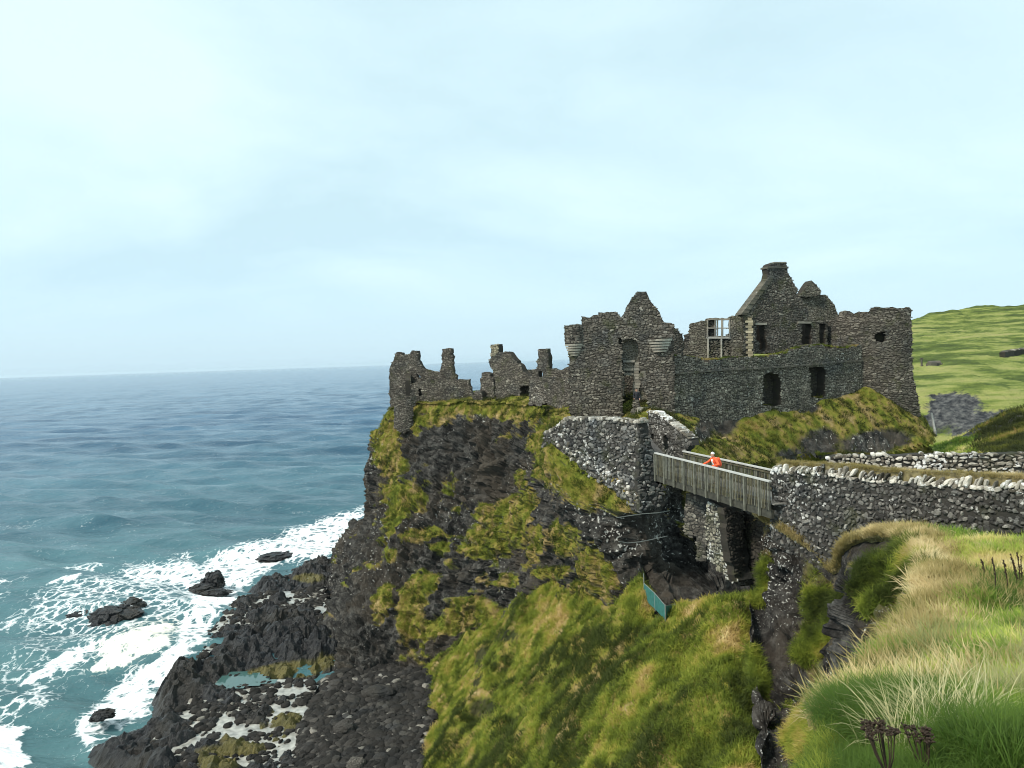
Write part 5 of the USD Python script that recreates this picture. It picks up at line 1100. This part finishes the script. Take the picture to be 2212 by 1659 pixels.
# --- dead umbels and dock stalks in the near grass
def land_at(x, y):
    k = cKDTree(LD_V[:, :2]).query([[x, y]], k=3)[1][0]; return LD_V[k, 2].mean()
def on_land(px, py):
    ds = np.linspace(3, 33, 1500); p = np.array([P(px, py, d) for d in ds]); T_ = cKDTree(LD_V[:, :2]); z = LD_V[T_.query(p[:, :2])[1], 2]
    k = np.argmax(p[:, 2] < z); return p[k]
def umbel(label, foot, top_c, span, seed):
    r = np.random.default_rng(seed); t = thing('dead_umbel', label, 'dead plant')
    mid = foot + (top_c - foot) * .62
    put('stem', rod([foot - [0, 0, .1], foot + (mid - foot) * .5 + r.normal(0, .008, 3), mid], [.009, .008, .006]), 'dead_stalk', t)
    for k in range(13):
        an = r.uniform(0, 6.28); ro = span * math.sqrt(r.uniform(.1, 1)); e = top_c + np.array([math.cos(an) * ro, math.sin(an) * ro, -.12 * ro / span * span + r.normal(0, .012)])
        b = put('ray', rod([mid, mid + (e - mid) * .5 + np.array([math.cos(an), math.sin(an), -.3]) * span * .10, e], [.0045, .0035, .003], 5), 'dead_stalk', t)
        ms = []
        for j in range(16):
            a2 = r.uniform(0, 6.28); r2 = span * .30 * math.sqrt(r.uniform()); q = e + np.array([math.cos(a2) * r2, math.sin(a2) * r2, r.uniform(.01, .035)])
            ms.append(rod([e, q], [.0022, .0016], 3)); m = trimesh.creation.icosphere(0, .0075); ms.append((np.array(m.vertices) * [1, 1, .7] + q, np.array(m.faces)))
        put('seed_head', cat(ms), 'dead_stalk', t)
tc = P(1903, 1586, 4.0); fo = tc + np.array([.07, -.03, -.6]); umbel('larger dark dead umbel with spread seed heads near the bottom edge', fo, tc, .105, 1)
tc = P(1988, 1592, 4.5); fo = tc + np.array([.06, -.03, -.6]); umbel('smaller faded dead umbel right of the larger one', fo, tc, .085, 2)
rd = np.random.default_rng(12)
for k, (x0, y0, x1, y1) in enumerate(((2143, 1205, 2150, 1240), (2167, 1210, 2176, 1255), (2183, 1196, 2196, 1250), (2197, 1192, 2203, 1240), (2188, 1210, 2204, 1272), (2205, 1200, 2208, 1262), (2120, 1208, 2126, 1232))):
    a, b = P(x0, y0, 15.5 + .3 * k), P(x1, y1, 15.5 + .3 * k)
    t = thing('dock_stalk', 'dark brown dried dock stalk rising from the bank at the right edge', 'dead plant', group='dock stalks at the right edge of the bank')
    b2 = b - np.array([0, 0, .5]); put('stem', rod([b2, b, a], [.012, .010, .006]), 'dead_stalk', t)
    ms = []
    for j in range(46):
        s = rd.uniform(0, 1); c = b + (a - b) * s; m = trimesh.creation.icosphere(0, rd.uniform(.007, .014)); ms.append((np.array(m.vertices) * [1, 1, 1.6] + c + rd.normal(0, .009, 3), np.array(m.faces)))
    put('seed_spike', cat(ms), 'dead_stalk', t)
# ------------------------------------------------------------------ grass, bracken and cobbles
def tuft(seed, n, rad, length, width, bend, segs=3, stiff=0.5):
    r = np.random.default_rng(seed); V, Fc, k = [], [], 0
    for i in range(n):
        a = r.uniform(0, 6.28); q = rad * math.sqrt(r.uniform()); base = np.array([math.cos(a) * q, math.sin(a) * q, -0.03])
        d = r.uniform(0, 6.28) if r.uniform() < 0.5 else a + r.normal(0, .6); L = length * r.uniform(.45, 1.15); bd = bend * r.uniform(.3, 1.3); w = width * r.uniform(.7, 1.3)
        o = np.array([math.cos(d), math.sin(d), 0]); s = np.array([-o[1], o[0], 0]); pts = []
        p = base.copy(); ang = r.uniform(0.05, .35)
        for j in range(segs + 1):
            pts.append(p.copy()); p = p + (o * math.sin(ang) + np.array([0, 0, math.cos(ang)])) * L / segs; ang += bd / segs * (1 + j * stiff)
        for j, p in enumerate(pts[:-1]):
            ww = w * (1 - .75 * (j / segs) ** 1.5); V += [p - s * ww / 2, p + s * ww / 2]
        V.append(pts[-1])
        for j in range(segs - 1): b = k + 2 * j; Fc += [[b, b + 1, b + 3], [b, b + 3, b + 2]]
        b = k + 2 * (segs - 1); Fc.append([b, b + 1, b + 2]); k += 2 * segs + 1
    return np.array(V), np.array(Fc)
def quat(n, yaw):
    """Rotations that turn z to n after a turn about z."""
    z = np.array([0, 0, 1.0]); c = np.cross(z, n); w = 1 + n[:, 2]; q = np.concatenate([w[:, None], c], 1); q /= np.linalg.norm(q, axis=1, keepdims=True)
    cy, sy = np.cos(yaw / 2), np.sin(yaw / 2)
    w1, x1, y1, z1 = q.T
    return np.stack([w1 * cy - z1 * sy, x1 * cy + y1 * sy, y1 * cy - x1 * sy, w1 * sy + z1 * cy], 1)
def sample(V, F, weight, count, r):
    a = np.linalg.norm(np.cross(V[F[:, 1]] - V[F[:, 0]], V[F[:, 2]] - V[F[:, 0]]), axis=1) / 2
    p = a * np.maximum(weight[F].mean(1), 0); tot = p.sum()
    fi = r.choice(len(F), count, p=p / tot); u, v = r.uniform(size=count), r.uniform(size=count); m = u + v > 1; u[m], v[m] = 1 - u[m], 1 - v[m]
    A, B, C = V[F[fi, 0]], V[F[fi, 1]], V[F[fi, 2]]
    n = np.cross(B - A, C - A); n /= np.linalg.norm(n, axis=1, keepdims=True) + 1e-12; n = np.where(n[:, 2:] < -0.2, -n, n)
    return A + (B - A) * u[:, None] + (C - A) * v[:, None], n
def scatter(name, label, catg, V, F, weight, count, protos, mat, scale, lean, seed, upmix=0.6, size=None):
    r = np.random.default_rng(seed); p, n = sample(V, F, weight, count, r)
    d = n * (1 - upmix) + np.array([0, 0, upmix]) + np.asarray(lean) + r.normal(0, .12, p.shape); d /= np.linalg.norm(d, axis=1, keepdims=True)
    path = path_for(name); pi = UsdGeom.PointInstancer.Define(stage, path)
    rel = []
    for i, m in enumerate(protos):
        q = f'{path}/tuft_{i:03d}'; usdkit.mesh(stage, q, m, M(mat)); rel.append(q)
    pi.CreatePrototypesRel().SetTargets([Sdf.Path(x) for x in rel])
    k = r.uniform(*scale, size=count)
    if size is not None: k = k * size(p)
    q = quat(d, r.uniform(0, 6.28, count))
    pi.CreatePositionsAttr(Vt.Vec3fArray.FromNumpy(p.astype(np.float32)))
    pi.CreateScalesAttr(Vt.Vec3fArray.FromNumpy(np.repeat(k[:, None], 3, 1).astype(np.float32)))
    pi.CreateOrientationsAttr(Vt.QuathArray([Gf.Quath(float(a), float(b), float(c), float(e)) for a, b, c, e in q]))
    pi.CreateProtoIndicesAttr(Vt.IntArray.FromNumpy(r.integers(0, len(protos), count).astype(np.int32)))
    tag(pi, label, catg, kind='stuff'); return p
def inview(V, m=160):
    x, y = pix(V); f_ = (V - EYE) @ FWD > 0.5
    return ((x > -m) & (x < VW + m) & (y > -m) & (y < 1659 + m) & f_).astype(float)
GRASS_ON = globals().get('GRASS_ON', True)
if GRASS_ON:
    far_t = [tuft(500 + i, 26, .30, .44, .036, 1.6) for i in range(4)]
    mid_t = [tuft(510 + i, 34, .22, .50, .018, 1.3) for i in range(5)]
    near_t = [tuft(520 + i, 36, .13, .46, .0070, 1.5, 4) for i in range(6)]
    tall_t = [tuft(540 + i, 12, .12, .85, .0085, .9, 5) for i in range(5)]
    dist = np.linalg.norm(GU_V - EYE, axis=1)
    scatter('grass', 'tussocky green and straw grass on the steep gully slope', 'grass', GU_V, GU_F, inview(GU_V) * GU_A['grass'] * (1 - sstep(GU_V[:, 0], 8.4, 9.0) * sstep(GU_V[:, 1], 48.2, 49.2)) * np.clip(45 / dist, .3, 1.5) * (0.35 + sstep(fbm(GU_V / 1.3, 3, 12), .35, .6)), 24000, far_t, 'slope_grass', (.4, 1.15), (-.03, -.14, 0), 1, .55)
    scatter('grass', 'turf hanging on the ledges of the castle cliff', 'grass', CLIFF_V, CLIFF_F, inview(CLIFF_V) * sstep(CLIFF_G + 0.7 * (fbm(CLIFF_V / .9, 3, 9) - .5), .30, .95), 17000, far_t, 'cliff_grass', (.45, 1.0), (0, -.25, -.1), 2, .30)
    scatter('grass', 'rough grass and bracken on the bank round the castle', 'grass', PL_V, PL_F, inview(PL_V) * PL_A['grass'], 15000, far_t, 'bracken', (.5, 1.1), (0, -.2, 0), 3, .5)
    scatter('grass', 'turf hanging on the mainland rock face right of the gully', 'grass', MC_V, MC_F, inview(MC_V) * sstep(MC_G + 0.5 * (fbm(MC_V / .9, 3, 10) - .5), .5, .8) * sstep(np.linalg.norm(MC_V - EYE, axis=1), 11, 19) , 11000, mid_t, 'slope_grass', (.6, 1.3), (-.15, -.2, -.25), 4, .2)
    dl = np.linalg.norm(LD_V - EYE, axis=1)
    edge_t = cKDTree(edge[:, :2]); de = edge_t.query(LD_V[:, :2])[0]
    scatter('grass', 'short ragged grass along the bottom edge of the near bank', 'grass', LD_V, LD_F, inview(LD_V, 400) * (LD_V[:, 1] > 2.6) * (LD_V[:, 1] < 8.5) * (LD_V[:, 0] < 4.5), 5200, near_t, 'bank_grass', (.28, .55), (-.05, -.05, 0), 35, .7)
    scatter('grass', 'short grass hanging over the nearest part of the rock face', 'grass', MC_V, MC_F, inview(MC_V, 300) * sstep(MC_G, .3, .7) * sstep(-np.linalg.norm(MC_V - EYE, axis=1), -17, -12), 3800, near_t, 'slope_grass', (.35, .7), (-.1, -.1, -.2), 36, .3)
    far_ok = sstep(dl, 9, 15); nr = 1 - far_ok
    scatter('grass', 'long green and yellow grass close to the viewpoint on the near bank', 'grass', LD_V, LD_F, inview(LD_V, 260) * nr * np.maximum(sstep(de, 1.0, 1.7), LD_V[:, 0] > 2.7) * (0.25 + sstep(fbm(LD_V / .8, 3, 70), .36, .58)) * ((LD_V[:, 1] > 5.0) | ((LD_V[:, 1] > 4.3) & (LD_V[:, 0] > 2.3))) * np.clip(9 / dl, .4, 2.0), 13000, near_t, 'bank_grass', (.5, 1.15), (-.12, -.05, 0), 5, .75)
    scatter('grass', 'yellow green grass on the far part of the near bank below the approach wall', 'grass', LD_V, LD_F, inview(LD_V, 160) * far_ok * sstep(de, .4, 1.5) * np.clip(18 / dl, .4, 1.5) * (0.3 + sstep(fbm(LD_V / 1.1, 3, 71), .36, .58)), 13000, mid_t, 'bank_grass', (.6, 1.15), (-.14, -.1, 0), 15, .6)
    scatter('grass', 'tall pale seeding grass standing out of the near bank', 'grass', LD_V, LD_F, inview(LD_V, 200) * (LD_V[:, 1] > 5.2) * sstep(de, .3, .8) * np.clip(8 / dl, .3, 1.2) * sstep(fbm(LD_V / 1.6, 3, 66), .44, .58) * sstep(-dl, -18, -12), 2300, tall_t, 'seed_blade', (.5, .95), (-.16, 0, 0), 6, .9)
    scatter('grass', 'fringe of blond dry grass along the lip of the near bank', 'grass', LD_V, LD_F, inview(LD_V, 200) * np.exp(-(de / 1.3) ** 2) * sstep(dl, 6.5, 10) * (.15 + sstep(fbm(LD_V / 2.0, 3, 67), .40, .56)), 6500, mid_t, 'dry_blade', (.5, 1.15), (-.35, -.1, -.25), 7, .4)
    def line_points(frame, line, n, wlo, whi, r, up):
        L = LineString(frame.uv(line)); s = r.uniform(0, L.length, n); q = np.array([L.interpolate(x).coords[0] for x in s]); return frame.xyz(q[:, 0], q[:, 1] + up, r.uniform(wlo, whi, n))
    rl = np.random.default_rng(77)
    for lab, pts, sc_, mt in (('dry turf growing along the top of the near approach wall', line_points(A1, [(1672, 1004), (1684, 1001), (1844, 1009), (1900, 1017), (2212, 1032), (2330, 1038)], 900, -.62, -.15, rl, -.04), (.25, .55), 'dry_blade'),
                         ('mossy turf along the broken top of the curtain wall', line_points(K, c2((1250, 868), (1330, 862), (1490, 885), (1600, 900), (1720, 895)) + c3((60, 1052), (300, 1050), (450, 1035), (600, 1008), (760, 950), (960, 928), (1180, 962), (1330, 928), (1440, 950)), 700, -.9, .05, rl, -.02), (.25, .6), 'cliff_grass')):
        V_ = np.repeat(pts, 3, 0) + rl.normal(0, .02, (len(pts) * 3, 3)); scatter('grass', lab, 'grass', V_, np.arange(len(V_)).reshape(-1, 3), np.ones(len(V_)), len(pts), mid_t, mt, sc_, (0, -.1, 0), 33, .9)
    scatter('grass', 'drifts of brown dry grass across the near bank', 'grass', LD_V, LD_F, inview(LD_V, 200) * sstep(dl, 8, 14) * sstep(fbm(LD_V / 2.6, 4, 68), .46, .60), 5200, mid_t, 'dry_blade', (.45, 1.0), (-.2, -.1, 0), 8, .6)
    hx, hy = pix(HL_V); hd = HL_V[:, 1]
    scatter('grass', 'bracken and rough grass on the near hump at the right edge beyond the walls', 'grass', HL_V, HL_F, inview(HL_V, 60) * (hd > 70) * (hd < 118) * sstep(hx, 2085, 2150) * sstep(hy, 870, 900), 3500, far_t, 'bracken', (.8, 1.7), (0, -.2, 0), 16, .5)
    scatter('grass', 'bright green grass in the hollow between the castle bank and the hillside', 'grass', HL_V, HL_F, inview(HL_V, 60) * (hd > 70) * (hd < 122) * sstep(-hx, -2150, -2085) * HL_A['grass'], 3500, far_t, 'bank_grass', (.7, 1.3), (0, -.2, 0), 17, .5)
    # cobbles
    cob = []
    for i in range(6): cob.append(boulder(600 + i, (.24, .18, .14), .25, 1, .2))
    path = path_for('cobbles'); pi = UsdGeom.PointInstancer.Define(stage, path); rel = []
    for i, m in enumerate(cob):
        q = f'{path}/cobble_{i:03d}'; mm = usdkit.mesh(stage, q, m, M('pebble_stone')); UsdGeom.PrimvarsAPI(mm).CreatePrimvar('tone', Sdf.ValueTypeNames.FloatArray, 'vertex').Set(Vt.FloatArray.FromNumpy(np.full(len(m[0]), (.2, .35, .45, .6, .75, 1.0)[i], np.float32))); rel.append(q)
    pi.CreatePrototypesRel().SetTargets([Sdf.Path(x) for x in rel])
    rc = np.random.default_rng(8); bw = np.ones(len(BE_V)); p, n_ = sample(BE_V, BE_F, bw, 15000, rc)
    for sv, sf, _ in SAND:
        sp_, sn_ = sample(sv, sf, sstep(fbm(sv / 2.2, 3, 55), .42, .6) + .06, 1100, rc); p, n_ = np.vstack([p, sp_]), np.vstack([n_, sn_]); k = rc.gamma(4, .25, len(p)) + .35
    pi.CreatePositionsAttr(Vt.Vec3fArray.FromNumpy((p + np.array([0, 0, .02])).astype(np.float32))); pi.CreateScalesAttr(Vt.Vec3fArray.FromNumpy(np.repeat(k[:, None], 3, 1).astype(np.float32)))
    q = quat(n_ + rc.normal(0, .25, n_.shape), rc.uniform(0, 6.28, len(p))); q /= np.linalg.norm(q, axis=1, keepdims=True)
    pi.CreateOrientationsAttr(Vt.QuathArray([Gf.Quath(*map(float, a)) for a in q])); pi.CreateProtoIndicesAttr(Vt.IntArray.FromNumpy(rc.choice(6, len(p), p=[.3, .25, .2, .15, .07, .03]).astype(np.int32)))
    tag(pi, 'dark rounded cobbles heaped over the beach', 'cobbles', kind='stuff')
# ------------------------------------------------------------------ sea air
usdkit.material(stage, M('sea_air'), {'v': ('principled_volume', {'color': (0.80, 0.92, 1.0), 'density': HAZE, 'anisotropy': 0.2})}, [], volume='v.volume')
hz = trimesh.creation.box((140000.0, 140000.0, 160.0)); hz.apply_translation((0, 0, 65.0))
tag(put('haze', vf(hz), 'sea_air'), 'thin pale sea haze over the water and the far hillside', 'haze', kind='stuff')
